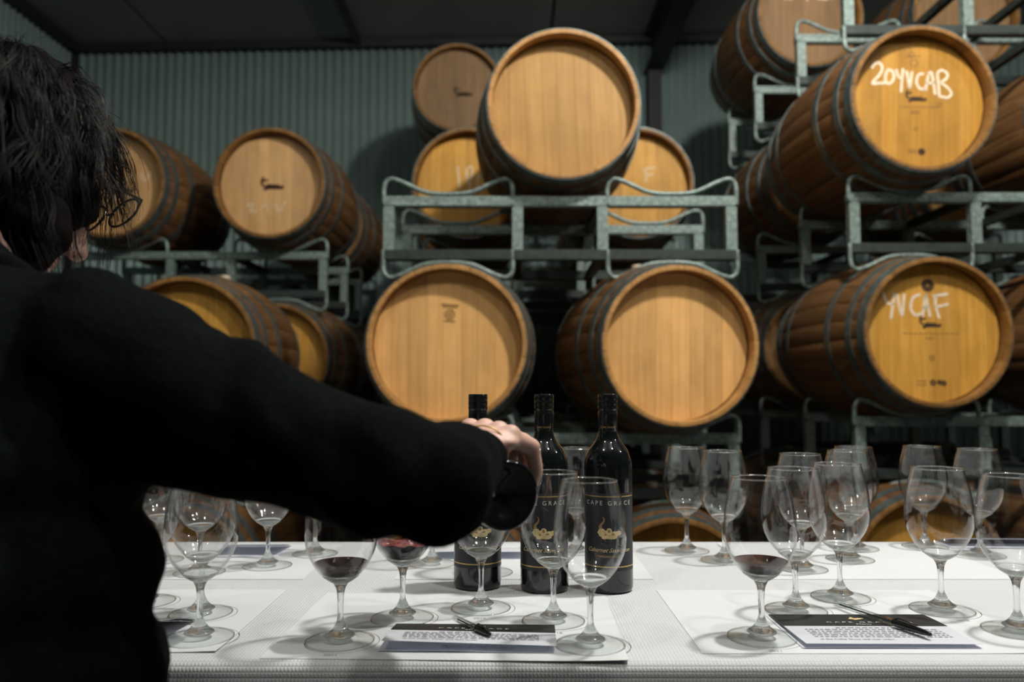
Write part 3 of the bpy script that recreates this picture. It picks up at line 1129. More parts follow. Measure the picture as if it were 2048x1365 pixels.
# ------------------------------------------------------------------ wine glasses
GOUT = [(0.0335, 0.1960), (0.0362, 0.186), (0.0392, 0.174), (0.0418, 0.160), (0.0435, 0.146), (0.0441, 0.133), (0.0437, 0.122), (0.0420, 0.112),
        (0.0390, 0.1035), (0.0345, 0.0945), (0.0290, 0.0865), (0.0225, 0.0790), (0.0155, 0.0735), (0.0095, 0.0700)]
GIN = []
for i, (r, z) in enumerate(GOUT):
    t = 0.0009 if i < 8 else 0.0009 + 0.0002 * (i - 7)
    GIN.append((r - t, z + (0.0012 if i > 9 else 0.0)))


def spl(prof, n=3):
    p = bezier_path([(r, 0, z) for r, z in prof], n)
    return [(max(v.x, 0), v.z) for v in p]


GIN = [(r, z) for r, z in GIN if z > 0.081]
go = spl(GOUT)
bowl_prof = [(0.0222, 0.0808)] + spl(GIN)[::-1] + [(0.0327, 0.1966), (0.0333, 0.1966)] + [(r, z) for r, z in go if z > 0.0795]
BOWL = MB().lathe(bowl_prof, 56, close=True).mesh('bowl', MAT['bowl_glass'], smooth=True)
# solid crystal base of the bowl, running down into the stem
base_in = spl([(0.0, 0.0716), (0.0060, 0.0721), (0.0120, 0.0741), (0.0180, 0.0774), (0.0221, 0.0806)], 2)
base_out = [(r, z) for r, z in go if z <= 0.0795 and z > 0.0702]
RIM = MB().tube([(0.0332 * math.cos(a), 0.0332 * math.sin(a), 0.1963) for a in [2 * math.pi * k / 56 for k in range(56)]], 0.0009, 8, closed=True).mesh('rim', MAT['rim_glass'], smooth=True)
stem_prof = base_in + base_out + spl([(0.0090, 0.0696), (0.0060, 0.0640), (0.0047, 0.0590), (0.0039, 0.050), (0.0036, 0.040), (0.0036, 0.031), (0.0044, 0.0250), (0.0064, 0.0205),
                                 (0.0088, 0.0160), (0.0125, 0.0118), (0.0180, 0.0083)]) + [(0.0182, 0.0070), (0.0150, 0.0050), (0.008, 0.0046), (0, 0.0050)]
STEM = MB().lathe(stem_prof, 32).mesh('stem', MAT['stem_glass'], smooth=True)
foot_prof = spl([(0.0183, 0.0081), (0.0260, 0.0052), (0.0350, 0.0030), (0.0402, 0.0024)]) + \
    [(0.0412, 0.0019), (0.0416, 0.0012), (0.0413, 0.0004), (0.0400, 0.0), (0.0360, 0.0003), (0.026, 0.0022), (0.0184, 0.0050)]
FOOT = MB().lathe(foot_prof, 56, close=True).mesh('foot', MAT['foot_glass'], smooth=True)
FEDGE = MB().tube([(0.0411 * math.cos(a), 0.0411 * math.sin(a), 0.0012) for a in [2 * math.pi * k / 56 for k in range(56)]], 0.0009, 6, closed=True).mesh('foot_edge', MAT['stem_glass'], smooth=True)
SURF = TABLE_Z + 0.0003 + MAT_T + 0.0001


def wine_glass(px, py, label, group):
    p = tab(px, py, SURF)
    root = empty('wine_glass', p, random.uniform(0, 6))
    tag(root, label, 'wine glass', group)
    link('bowl', BOWL, root)
    link('rim', RIM, root)
    link('stem', STEM, root)
    ft = link('foot', FOOT, root)
    link('foot_edge', FEDGE, ft)
    return root


GG, GB = 'wine glasses on the near side of the table', 'wine glasses along the far side of the table'
glasses = {}
for key, px, py, lab, grp in (
        ('a', 398, 1277, 'empty wine glass in front, nearest the pourer\'s torso', GG),
        ('b', 402, 1228, 'empty wine glass directly behind the one nearest the pourer\'s torso', GG),
        ('c', 290, 1205, 'empty wine glass with only its foot showing beside the black torso', GG),
        ('d', 680, 1283, 'wine glass with still red wine under the black sleeve', GG),
        ('e', 805, 1237, 'wine glass receiving splashing red wine under the elbow', GG),
        ('f', 962, 1217, 'empty wine glass before the leftmost standing bottle', GG),
        ('g', 1107, 1243, 'empty wine glass before the middle standing bottle', GG),
        ('h', 1181, 1291, 'large empty wine glass in front of the rightmost bottle', GG),
        ('i', 1524, 1276, 'wine glass with red wine to the left of the black printed leaflet', GG),
        ('j', 1592, 1222, 'empty wine glass just behind the right hand glass of red wine', GG),
        ('k', 1681, 1196, 'empty wine glass at the clear tip of the long pen', GG),
        ('l', 1884, 1221, 'empty wine glass behind the right corner of the black printed leaflet', GG),
        ('m', 2036, 1263, 'empty wine glass cut by the right picture edge', GG),
        ('n', 318, 1122, 'blurred far wine glass against the black torso edge', GB),
        ('o', 399, 1146, 'far wine glass seen through the two glasses by the torso', GB),
        ('p', 535, 1133, 'far wine glass before a bluish folded leaflet under the sleeve', GB),
        ('q', 630, 1109, 'far wine glass hidden behind the still red wine', GB),
        ('r', 864, 1129, 'far wine glass behind the splashing wine, bowl hidden by the sleeve', GB),
        ('s', 976, 1146, 'far wine glass with its foot showing right of the leftmost bottle', GB),
        ('t', 1152, 1104, 'far wine glass between the middle and rightmost bottles', GB),
        ('u', 1374, 1103, 'far empty wine glass standing first right of the bottles', GB),
        ('v', 1449, 1122, 'far empty wine glass second right of the bottles', GB),
        ('w', 1605, 1139, 'far empty wine glass behind the crowded middle right glasses', GB),
        ('x', 1700, 1120, 'far empty wine glass whose foot shows right of the pen tip glass', GB),
        ('y', 1712, 1098, 'rearmost wine glass overlapped by another behind the pen tip glass', GB),
        ('z', 1850, 1095, 'far empty wine glass on the left of the pair by the back leaflet', GB),
        ('zz', 1962, 1111, 'far empty wine glass on the right of the pair by the back leaflet', GB)):
    glasses[key] = wine_glass(px, py, lab, grp)

# printed circles and vintage years on the mats, one ring under each near glass
RINGM = MB()
seg = 48
vs, fs = [], []
for k in range(seg):
    a = 2 * math.pi * k / seg
    for r in (0.0445, 0.0452):
        vs.append((r * math.cos(a), r * math.sin(a), 0))
for k in range(seg):
    a, c = 2 * k, 2 * ((k + 1) % seg)
    fs.append((a, a + 1, c + 1, c))
RING = RINGM.add(vs, fs).mesh('printed_ring', MAT['ink_black'], fix=False)
YEARS = {'a': '2017', 'b': '2018', 'd': '2021', 'e': '2020', 'f': '2019', 'g': '2018', 'h': '2017', 'i': '2021', 'j': '2020', 'k': '2019', 'l': '2018', 'm': '2017', 'c': '2019'}
ymesh = {y: text_mesh(y, 0.0085, 'ink_black', name='printed_year') for y in sorted(set(YEARS.values()))}
for key, yr in YEARS.items():
    g_ = glasses[key].location
    mt = mats[0] if key in 'abc' else (mats[1] if key in 'defgh' else mats[2])
    inv = Matrix.LocRotScale(mt.location, mt.rotation_euler, None).inverted()
    for nm, me, off in (('printed_ring', RING, (0.003, -0.001)), ('printed_year', ymesh[yr], (0.0, -0.0545))):
        p = inv @ Vector((g_.x + off[0], g_.y + off[1], TABLE_Z))
        if abs(p.x) < 0.21 and abs(p.y) < 0.148:
            link(nm, me, mt, (p.x, p.y, 0.0003 + MAT_T + 0.00006))


# wine in three glasses
def wine_body(level, wob=0.0):
    ins = [(max(r - 0.0004, 0), z + 0.0004) for r, z in base_in] + [(r - 0.0006, z + 0.0004) for r, z in spl(GIN)[::-1] if 0.0815 < z < level]
    mb = MB()
    top_r = ins[-1][0]
    prof = list(ins)
    for i in range(0, 9):
        prof.append((top_r * (1 - i / 8.0) if i < 8 else 0, level))
    mb.lathe(prof, 56)
    if wob:
        out = []
        for (x, y, z) in mb.v:
            if z > level - 0.0025:
                r = math.hypot(x, y) / top_r
                z += wob * (noise.noise(Vector((x * 70 + 3, y * 70, 1.7))) * 1.2 + 0.35) * (0.4 + 0.6 * (1 - r))
            out.append((x, y, z))
        mb.v = out
    return mb


for key, lv, wob, lab in (('d', 0.0945, 0, 'still dark red wine in the glass under the black sleeve'),
                          ('e', 0.0985, 0.012, 'splashing red wine being poured under the elbow'),
                          ('i', 0.0945, 0, 'dark red wine in the glass left of the black printed leaflet')):
    o = wine_body(lv, wob).build('red_wine', MAT['red_wine'], smooth=True)
    o.data.materials.append(MAT['wine_foam' if wob else 'wine_surface'])
    for pl_ in o.data.polygons:
        if pl_.normal.z > 0.35 and pl_.center.z > lv - 0.006:
            pl_.material_index = 1
    o.location = glasses[key].location
    tag(o, lab, 'red wine', 'red wine in the glasses')


# ------------------------------------------------------------------ bottles
BR = 0.0372
bot_prof = [(0, 0.016), (0.012, 0.013), (0.022, 0.006), (0.029, 0.0015), (0.033, 0.0), (0.0358, 0.0012), (0.0371, 0.005), (BR, 0.010), (BR, 0.06), (BR, 0.12),
            (BR, 0.178), (0.0370, 0.190), (0.0358, 0.199), (0.0330, 0.208), (0.0290, 0.2155), (0.0240, 0.222), (0.0192, 0.2285), (0.0160, 0.236), (0.0146, 0.244), (0.0142, 0.252), (0.0140, 0.295), (0, 0.295)]
BODY = smooth_angle(MB().lathe(bot_prof[:7] + spl(bot_prof[7:-1], 2) + [bot_prof[-1]], 64).mesh('glass_body', MAT['bottle_glass']), 50)
CAPS = smooth_angle(MB().lathe([(0.01495, 0.2425), (0.0151, 0.243), (0.0150, 0.268), (0.01505, 0.2725), (0.0146, 0.2735), (0.0146, 0.2750), (0.0151, 0.276), (0.0153, 0.2795),
                                (0.0149, 0.2815), (0.0149, 0.2830), (0.0153, 0.2845), (0.0153, 0.2890), (0.0149, 0.2905), (0.0149, 0.2915), (0.0153, 0.2930), (0.0152, 0.2985),
                                (0.0143, 0.3002), (0, 0.3004)], 40).mesh('screw_cap', MAT['capsule_black']), 30)


def wrap(me, R, z0, s0=0.0):
    """bend flat (x, y) lettering round the cylinder, facing -y"""
    for v in me.vertices:
        a = (v.co.x + s0) / R
        zz = v.co.y + z0
        rr = R + v.co.z
        v.co = (rr * math.sin(a), -rr * math.cos(a), zz)
    me.update()
    return me


def band(a0, a1, z0, z1, R, mat, n=40, name='band', th=0.0003):
    mb = MB()
    vs = []
    for i in range(n + 1):
        a = a0 + (a1 - a0) * i / n
        for rr in (R, R - th):
            for z in (z0, z1):
                vs.append((rr * math.sin(a), -rr * math.cos(a), z))
    fs = []
    for i in range(n):
        a, c = 4 * i, 4 * i + 4
        fs += [(a, c, c + 1, a + 1), (a + 2, a + 3, c + 3, c + 2), (a + 1, c + 1, c + 3, a + 3), (a, a + 2, c + 2, c)]
    fs += [(0, 1, 3, 2), (4 * n, 4 * n + 2, 4 * n + 3, 4 * n + 1)]
    mb.add(vs, fs)
    return smooth_angle(mb.mesh(name, MAT[mat]), 40)


LR = BR + 0.0005
A_L = 1.32
LABEL = band(-A_L, A_L, 0.034, 0.150, LR, 'label_black', name='front_label')
GOLD = [band(-A_L, A_L, z, z + 0.0016, LR + 0.0002, 'gold', name='gold_line') for z in (0.1445, 0.0395)]
BACK = band(math.pi - 0.75, math.pi + 0.75, 0.04, 0.13, LR, 'label_white', name='back_label')


def spaced(s, k=1):
    return (' ' * k).join(s)


T_NAME = wrap(text_mesh('C A P E   G R A C E', 0.0092, 'white_print', extrude=0.00015), LR + 0.0003, 0.1325)
T_SCR = wrap(text_mesh('Cabernet Sauvignon', 0.0088, 'cream_print', shear=0.45, extrude=0.0001), LR + 0.0003, 0.0625)
T_REG = wrap(text_mesh('MARGARET RIVER', 0.0042, 'gold', extrude=0.0001), LR + 0.0003, 0.0545)
T_CAP = wrap(text_mesh('CAPE GRACE', 0.0042, 'gold', extrude=0.0001), 0.0152, 0.2475)
T_CAP2 = T_CAP


def emblem(R, z0):
    """cream rose-like scroll with a curl of smoke"""
    mb1, mb2 = MB(), MB()

    def blob(mb, x, z, rx, rz, lift=0.0):
        n = 14
        vs = [(x, z, lift + 0.0004)] + [(x + rx * math.cos(2 * math.pi * k / n) * (1 + 0.15 * math.sin(3 * k)), z + rz * math.sin(2 * math.pi * k / n), lift) for k in range(n)]
        mb.add(vs, [(0, 1 + k, 1 + (k + 1) % n) for k in range(n)])
    for x, z, rx, rz in ((-0.0105, 0.001, 0.0062, 0.0065), (-0.006, -0.004, 0.006, 0.005), (0.0015, -0.003, 0.0075, 0.0055), (0.001, 0.003, 0.0045, 0.005),
                         (0.0095, -0.001, 0.006, 0.0045), (0.0155, 0.0005, 0.0045, 0.0035), (0.007, -0.005, 0.006, 0.0035), (-0.003, 0.0015, 0.004, 0.003)):
        blob(mb1, x, z, rx, rz, 0.0001)
    for x, z, rx, rz in ((0.0010, 0.0035, 0.0022, 0.0024), (-0.0045, -0.0020, 0.0018, 0.0012), (0.0065, -0.0010, 0.0024, 0.001)):
        blob(mb2, x, z, rx, rz, 0.0007)
    cur = bezier_path([(-0.0115, 0, 0.006), (-0.0125, 0, 0.011), (-0.0085, 0, 0.016), (-0.0065, 0, 0.020), (-0.0082, 0, 0.025)], 6)
    n = len(cur)
    vs = []
    for i, p in enumerate(cur):
        w_ = 0.0026 * (1 - i / n) + 0.0004
        vs += [(p.x - w_, p.z, 0.0002), (p.x + w_, p.z, 0.0002)]
    mb2.add(vs, [(2 * i, 2 * i + 1, 2 * i + 3, 2 * i + 2) for i in range(n - 1)])
    for x in (-0.006, 0.003):
        mb2.add([(x, -0.008, 0.0002), (x + 0.002, -0.008, 0.0002), (x + 0.0008, -0.013, 0.0002)], [(0, 1, 2)])
    return wrap(mb1.mesh('emblem', MAT['cream_print'], fix=False), R, z0), wrap(mb2.mesh('emblem_detail', MAT['brown_print'], fix=False), R, z0)


EM1, EM2 = emblem(LR + 0.0003, 0.0905)


def bottle(loc, rz, label):
    root = empty('wine_bottle', loc, rz)
    tag(root, label, 'bottle', 'bottles of red wine')
    link('glass_body', BODY, root)
    link('screw_cap', CAPS, root)
    lb = link('front_label', LABEL, root)
    for me in GOLD:
        link('gold_line', me, lb)
    link('lettering', T_NAME, lb)['label'] = 'white lettering CAPE GRACE'
    link('script_lettering', T_SCR, lb)
    link('region_lettering', T_REG, lb)
    e = link('emblem', EM1, lb)
    e['label'] = 'cream and gold scroll emblem'
    link('emblem_detail', EM2, lb)
    link('back_label', BACK, root)
    link('cap_lettering', T_CAP, root)
    return root


GLZ = TABLE_Z + 0.0008
for px, py, rz, lab in ((955, 1172, 4, 'leftmost standing wine bottle, half hidden by the sleeve'),
                        (1089, 1178, -3, 'middle standing wine bottle behind the pouring hand'),
                        (1218, 1178, 0, 'rightmost standing wine bottle with the full label showing')):
    p = tab(px, py, GLZ)
    bottle((p.x, p.y, GLZ), math.atan2(p.x, p.y) * -1 + math.radians(rz), lab)

# the bottle being poured
hb_base = at(1017, 993, 0.825)
hb_dir = Vector((-0.142, 0.250, 0.021)).normalized()
hb = bottle((0, 0, 0), 0, 'dark wine bottle tipped in the hand, base towards the viewer')
zax = hb_dir
xax = Vector((0, 0, 1)).cross(zax).normalized()
yax = zax.cross(xax)
rot = Matrix((xax, yax, zax)).transposed().to_4x4()
hb.matrix_world = Matrix.Translation(hb_base) @ rot @ Matrix.Rotation(math.radians(200), 4, 'Z')
for ch in list(hb.children):
    if ch.name.startswith(('screw_cap', 'cap_lettering')):
        bpy.data.objects.remove(ch)
tip = hb_base + hb_dir * 0.297
ge = glasses['e'].location
stream = [tip - Vector((0, 0, 0.008)), tip + hb_dir * 0.008 - Vector((0, 0, 0.016)), Vector((ge.x, ge.y + 0.008, tip.z - 0.06)), Vector((ge.x, ge.y + 0.008, ge.z + 0.101))]
o = MB().tube(bezier_path(stream, 6), 0.0032, 10).build('wine_stream', MAT['red_wine'], smooth=True)
tag(o, 'thin stream of red wine falling from the tipped bottle', 'red wine')


# ------------------------------------------------------------------ leaflets and pens
def leaflet(corner_fl, w_, d_, rz, lift, label, curl=0.0, head=True, flip=False):
    """sheet folded along its back edge: lower leaf flat, upper leaf raised at the front by `lift`"""
    root = empty('leaflet', (corner_fl.x, corner_fl.y, SURF + 0.0002), rz)
    tag(root, label, 'leaflet', 'folded leaflets on the table')
    nx, ny = 16, 14
    th = 0.0003

    def grid(fn, mat, name):
        vs = []
        for j in range(ny + 1):
            for i in range(nx + 1):
                u, v = i / nx, j / ny
                p = fn(u, v)
                vs.append(p)
        n = len(vs)
        vs += [(x, y, z - th) for x, y, z in vs]
        W1 = nx + 1
        fs = []
        for j in range(ny):
            for i in range(nx):
                a = j * W1 + i
                fs += [(a, a + 1, a + W1 + 1, a + W1), (n + a, n + a + W1, n + a + W1 + 1, n + a + 1)]
        for i in range(nx):
            fs += [(i, n + i, n + i + 1, i + 1), (ny * W1 + i, ny * W1 + i + 1, n + ny * W1 + i + 1, n + ny * W1 + i)]
        for j in range(ny):
            a = j * W1
            fs += [(a, a + W1, n + a + W1, n + a)]
            a += nx
            fs += [(a, n + a, n + a + W1, a + W1)]
        o = MB().add(vs, fs).build(name, MAT[mat], root)
        smooth_angle(o.data, 30)
        return o

    def up(u, v, off=0.0):
        k = (1 - v)
        h = lift * (k ** 0.75 if k > 0 else 0) * (1 + curl * (0.5 - u)) + 0.0012
        return (u * w_ + 0.004, v * d_ + 0.010 * k * (lift > 0.012), h + off)
    grid(lambda u, v: (u * w_, v * d_, 0.0004 + 0.0015 * math.sin(u * 5) * (1 - v) * 0.4 + 0.0006 * (1 - v)), 'paper', 'lower_leaf')
    grid(lambda u, v: up(u, v), 'paper', 'upper_leaf')
    if head:
        grid(lambda u, v: up(u, 0.56 + 0.44 * v, 0.00042), 'ink_black', 'header_band')

        def pt(u, v, off=0.0006):
            return Vector(up(u, v, off))

        def patch(mb, u0, v0, u1, v1):
            mb.add([pt(u0, v0), pt(u1, v0), pt(u1, v1), pt(u0, v1)], [(0, 1, 2, 3)])
        tx = MB()
        rnd = random.Random(int(corner_fl.x * 1000) + 5)
        for r_ in range(7):
            v0 = 0.50 - r_ * 0.058
            u = 0.10 if r_ else 0.30
            lim = 0.90 if r_ else 0.62
            if r_ == 6:
                continue
            while u < lim:
                l = rnd.uniform(0.012, 0.045)
                patch(tx, u, v0 - 0.016, min(u + l, lim), v0 + 0.006)
                u += l + 0.010
        tx.build('body_text', MAT['ink_grey'], root, fix=False)
        lt = text_mesh('at the Cellar Door and mail order.', 0.0072, 'ink_black', align='LEFT', name='closing_line')
        for vv in lt.vertices:
            uu, v0 = 0.11 + vv.co.x / w_ * 0.9, 0.105 + vv.co.y / d_
            vv.co = pt(uu, v0)
        link('closing_line', lt, root)['label'] = 'line reading at the Cellar Door and mail order.'
        ct = text_mesh('C A P E   G R A C E', 0.0085, 'white_print', name='header_lettering')
        for vv in ct.vertices:
            vv.co = pt(0.5 + vv.co.x / w_ * 1.25, 0.655 + vv.co.y / d_ * 0.8, 0.0011)
        link('header_lettering', ct, root)
        ct = text_mesh('Menu', 0.0085, 'white_print', name='header_word')
        for vv in ct.vertices:
            vv.co = pt(0.5 + vv.co.x / w_, 0.585 + vv.co.y / d_ * 0.8, 0.0011)
        link('header_word', ct, root)
        em = MB()
        for x, y, rx, ry in ((-0.022, 0, 0.016, 0.020), (0.0, -0.01, 0.02, 0.03), (0.025, 0.0, 0.018, 0.022), (-0.012, 0.035, 0.010, 0.025), (0.045, 0.01, 0.012, 0.012)):
            n = 12
            em.add([pt(0.5 + x + rx * math.cos(2 * math.pi * k / n), 0.80 + y + ry * math.sin(2 * math.pi * k / n), 0.0011) for k in range(n)], [tuple(range(n))])
        em.build('emblem', MAT['cream_print'], root, fix=False)
        inn = MB()
        rnd = random.Random(3)
        for r_ in range(2):
            u = 0.35
            while u < 0.75:
                l = rnd.uniform(0.012, 0.045)
                inn.add([(u * w_, (0.10 + r_ * 0.05) * d_, 0.0022), ((u + l) * w_, (0.10 + r_ * 0.05) * d_, 0.0022), ((u + l) * w_, (0.118 + r_ * 0.05) * d_, 0.0022), (u * w_, (0.118 + r_ * 0.05) * d_, 0.0022)], [(0, 1, 2, 3)])
                u += l + 0.01
        inn.build('inner_text', MAT['ink_grey'], root, fix=False)
    return root


c0 = tab(756, 1306)
leaf_c = leaflet(c0, 0.205, 0.108, math.radians(-1.5), 0.0095, 'half open leaflet in the middle with its upper leaf raised', curl=0.5)
c1 = tab(1606, 1300)
leaf_r = leaflet(c1, 0.210, 0.140, math.radians(0.0), 0.0045, 'closed leaflet with black header and gold emblem under the long pen', curl=0.2)
c2 = tab(120, 1298)
leaflet(c2, 0.118, 0.105, math.radians(2), 0.022, 'leaflet poking out from behind the black torso', curl=-0.5)
c3 = tab(415, 1117)
leaflet(c3, 0.125, 0.10, math.radians(2), 0.020, 'bluish shaded leaflet at the far edge under the sleeve', head=False)
c4 = tab(866, 1120)
leaflet(c4, 0.16, 0.10, 0.0, 0.012, 'leaflet lying at the far edge behind the bottles', head=False)
c5 = tab(1905, 1098)
leaflet(c5, 0.21, 0.068, math.radians(-2), 0.016, 'dark shaded leaflet at the far right table edge', head=True)


def pen(p0, p1, label):
    """p0 clear end, p1 tip of the black cap"""
    d = (p1 - p0)
    L = d.length
    root = empty('pen', p0)
    tag(root, label, 'pen', 'clear ballpoint pens with black caps')
    rotm = d.to_track_quat('Z', 'Y').to_matrix().to_4x4()
    R = 0.0042
    mb = MB().lathe([(0, 0), (R * 0.9, 0), (R, 0.001), (R, L * 0.66)] + [(R * 0.78, L * 0.66), (R * 0.78, 0.003), (0, 0.003)], 6)
    b1 = mb.build('barrel_tube', MAT['pen_plastic'], root)
    b2 = MB().lathe([(0, 0.012), (0.0010, 0.012), (0.0010, L * 0.66), (0, L * 0.66)], 8).build('ink_refill', MAT['pen_ink'], root)
    b3 = MB().lathe([(R * 1.08, L * 0.655), (R * 1.15, L * 0.665), (R * 1.12, L * 0.80), (R * 0.85, L * 0.93), (R * 0.62, L * 0.985), (R * 0.5, L), (0, L)][::1], 16)
    b3.tube([(0, R * 1.2, L * 0.67), (0, R * 1.55, L * 0.70), (0, R * 1.45, L * 0.88)], 0.0009, 6)
    b3 = b3.build('cap', MAT['pen_cap'], root, smooth=True)
    root.matrix_world = Matrix.Translation(p0) @ rotm
    return root


h = 0.0043
q0 = tab(1668, 1209, SURF + h)
q1 = tab(1862, 1277, SURF + h + 0.004)
d_ = (q1 - q0).normalized()
pen(q0 + Vector((0, 0, 0.002)), q1 + Vector((0, 0, 0.004)), 'clear pen with black cap lying across the black header on the right')
q0 = tab(908, 1236, SURF + 0.008)
q1 = tab(980, 1270, SURF + 0.0125)
pen(q0, q1, 'clear pen with black cap resting on the half open leaflet')


# ------------------------------------------------------------------ the person
def sphere(mb, c, r, seg=16, ring=10):
    c = Vector(c)
    rx, ry, rz = (r, r, r) if not isinstance(r, (tuple, list)) else r
    vs = [(c.x, c.y, c.z + rz)]
    for j in range(1, ring):
        a = math.pi * j / ring
        for k in range(seg):
            b_ = 2 * math.pi * k / seg
            vs.append((c.x + rx * math.sin(a) * math.cos(b_), c.y + ry * math.sin(a) * math.sin(b_), c.z + rz * math.cos(a)))
    vs.append((c.x, c.y, c.z - rz))
    fs = []
    for k in range(seg):
        l = (k + 1) % seg
        fs.append((0, 1 + k, 1 + l))
        fs.append((len(vs) - 1, 1 + (ring - 2) * seg + l, 1 + (ring - 2) * seg + k))
        for j in range(ring - 2):
            fs.append((1 + j * seg + k, 1 + (j + 1) * seg + k, 1 + (j + 1) * seg + l, 1 + j * seg + l))
    mb.add(vs, fs)


def ell(mb, c, axes, radii, seg=20, ring=12):
    """ellipsoid with its own axes"""
    t = MB()
    sphere(t, (0, 0, 0), 1.0, seg, ring)
    A = [Vector(a).normalized() for a in axes]
    c = Vector(c)
    mb.add([c + A[0] * (v[0] * radii[0]) + A[1] * (v[1] * radii[1]) + A[2] * (v[2] * radii[2]) for v in t.v], t.f)


def chain(mb, pts):
    """(point, radius) list -> capsules"""
    for (p, r), (q_, s) in zip(pts[:-1], pts[1:]):
        p, q_ = Vector(p), Vector(q_)
        n = max(2, int((q_ - p).length / (0.35 * min(r, s))) + 1)
        for i in range(n + 1):
            t = i / n
            sphere(mb, p.lerp(q_, t), r + (s - r) * t, 14, 9)


def remeshed(mb, voxel, smooth=4, name='tmp'):
    me = mb.mesh(name)
    o = bpy.data.objects.new(name, me)
    COL.objects.link(o)
    rm = o.modifiers.new('r', 'REMESH')
    rm.mode = 'VOXEL'
    rm.voxel_size = voxel
    rm.use_smooth_shade = True
    s = o.modifiers.new('s', 'SMOOTH')
    s.factor = 0.5
    s.iterations = smooth
    dg = bpy.context.evaluated_depsgraph_get()
    out = bpy.data.meshes.new_from_object(o.evaluated_get(dg))
    bpy.data.objects.remove(o)
    bpy.data.meshes.remove(me)
    out.polygons.foreach_set('use_smooth', [True] * len(out.polygons))
    return out


person = empty('person', (-0.48, 0.60, 0))
tag(person, 'person in a black jumper leaning over to pour wine, seen from behind', 'person')
P0 = Vector((-0.48, 0.60, 0))


def hang(name, me, mat):
    me.materials.clear()
    me.materials.append(MAT[mat])
    me.transform(Matrix.Translation(-P0))
    return link(name, me, person)


def pr_(px, Y):
    return px * Y / F_PX


# key joints
SH = at(150, 705, 0.67)              # right shoulder
EL = at(872, 966, 0.612)             # elbow, nearest to the viewer
# grip frame on the tipped bottle
aax = hb_dir
nax = Vector((aax.y, -aax.x, 0)).normalized()
uax = nax.cross(aax).normalized()
if uax.z < 0:
    uax = -uax
G0 = hb_base + aax * 0.062


def G(a, n, u):
    return G0 + aax * a + nax * n + uax * u


WR = at(962, 906, 0.826)
# head frame
H0 = at(14, 344, 0.86)
pd = math.radians(26)
FW = Vector((0.53 * math.cos(pd), 0.848 * math.cos(pd), -math.sin(pd)))
RT = Vector((0.848, -0.53, 0)).normalized()
UP = RT.cross(FW).normalized()


def Hd(f, r, u):
    return H0 + FW * f + RT * r + UP * u


# --- skin: head, neck, arms, right hand, trunk core and legs in one surface
sk = MB()
ell(sk, Hd(-0.008, 0, 0.022), (FW, RT, UP), (0.094, 0.074, 0.092))
ell(sk, Hd(0.028, 0, -0.045), (FW, RT, UP), (0.058, 0.056, 0.068))
ell(sk, Hd(0.066, 0, -0.092), (FW, RT, UP), (0.020, 0.026, 0.018))
chain(sk, [(Hd(0.086, 0, 0.005), 0.008), (Hd(0.101, 0, -0.022), 0.010), (Hd(0.106, 0, -0.034), 0.012)])
for s in (-1, 1):
    sphere(sk, Hd(0.092, s * 0.011, -0.036), 0.008)
    sphere(sk, Hd(0.066, s * 0.034, -0.032), 0.024)
    ell(sk, Hd(0.074, s * 0.030, 0.020), (FW, RT, UP), (0.014, 0.024, 0.008))
    ell(sk, Hd(0.000, s * 0.082, -0.062), (FW, RT, UP), (0.014, 0.010, 0.028))
ell(sk, Hd(0.083, 0, -0.060), (FW, RT, UP), (0.010, 0.020, 0.005))
ell(sk, Hd(0.081, 0, -0.070), (FW, RT, UP), (0.010, 0.018, 0.006))
NK = Vector((-0.530, 0.745, 1.185))
chain(sk, [(Hd(-0.025, 0, -0.03), 0.058), (NK, 0.060), (NK + Vector((0, -0.03, -0.06)), 0.075)])
LSH = Vector((-0.70, 0.72, 1.13))
chain(sk, [(SH, 0.05), (NK + Vector((0, -0.03, -0.06)), 0.07), (LSH, 0.045)])
chain(sk, [(SH, 0.050), (at(300, 775, 0.66), 0.045), (at(500, 860, 0.644), 0.040), (at(700, 932, 0.627), 0.036), (at(868, 968, 0.612), 0.034)])
chain(sk, [(at(868, 968, 0.612), 0.034), (EL.lerp(WR, 0.4), 0.030), (EL.lerp(WR, 0.8), 0.024), (WR, 0.0235)])
LEL, LWR = Vector((-0.80, 0.66, 0.88)), Vector((-0.70, 0.84, 0.86))
chain(sk, [(LSH, 0.050), (LEL, 0.038), (LWR, 0.026)])
chain(sk, [(NK + Vector((0, -0.05, -0.10)), 0.075), (Vector((-0.475, 0.64, 0.98)), 0.095), (Vector((-0.46, 0.61, 0.82)), 0.11)])
for s in (-1, 1):
    hp = Vector((-0.48 + s * 0.085, 0.58, 0.80))
    chain(sk, [(hp, 0.085), (hp + Vector((0, 0.02, -0.36)), 0.055), (hp + Vector((0, -0.01, -0.70)), 0.035)])
# left hand resting on the table edge
for k, dx in enumerate((-0.03, -0.01, 0.01, 0.03)):
    chain(sk, [(LWR, 0.02), (LWR + Vector((dx, 0.075, -0.008)), 0.0115), (LWR + Vector((dx * 1.2, 0.115, -0.022)), 0.009), (LWR + Vector((dx * 1.2, 0.14 - abs(dx) * 0.4, -0.040)), 0.008)])
chain(sk, [(LWR, 0.018), (LWR + Vector((0.045, 0.045, -0.012)), 0.012), (LWR + Vector((0.058, 0.085, -0.030)), 0.009)])
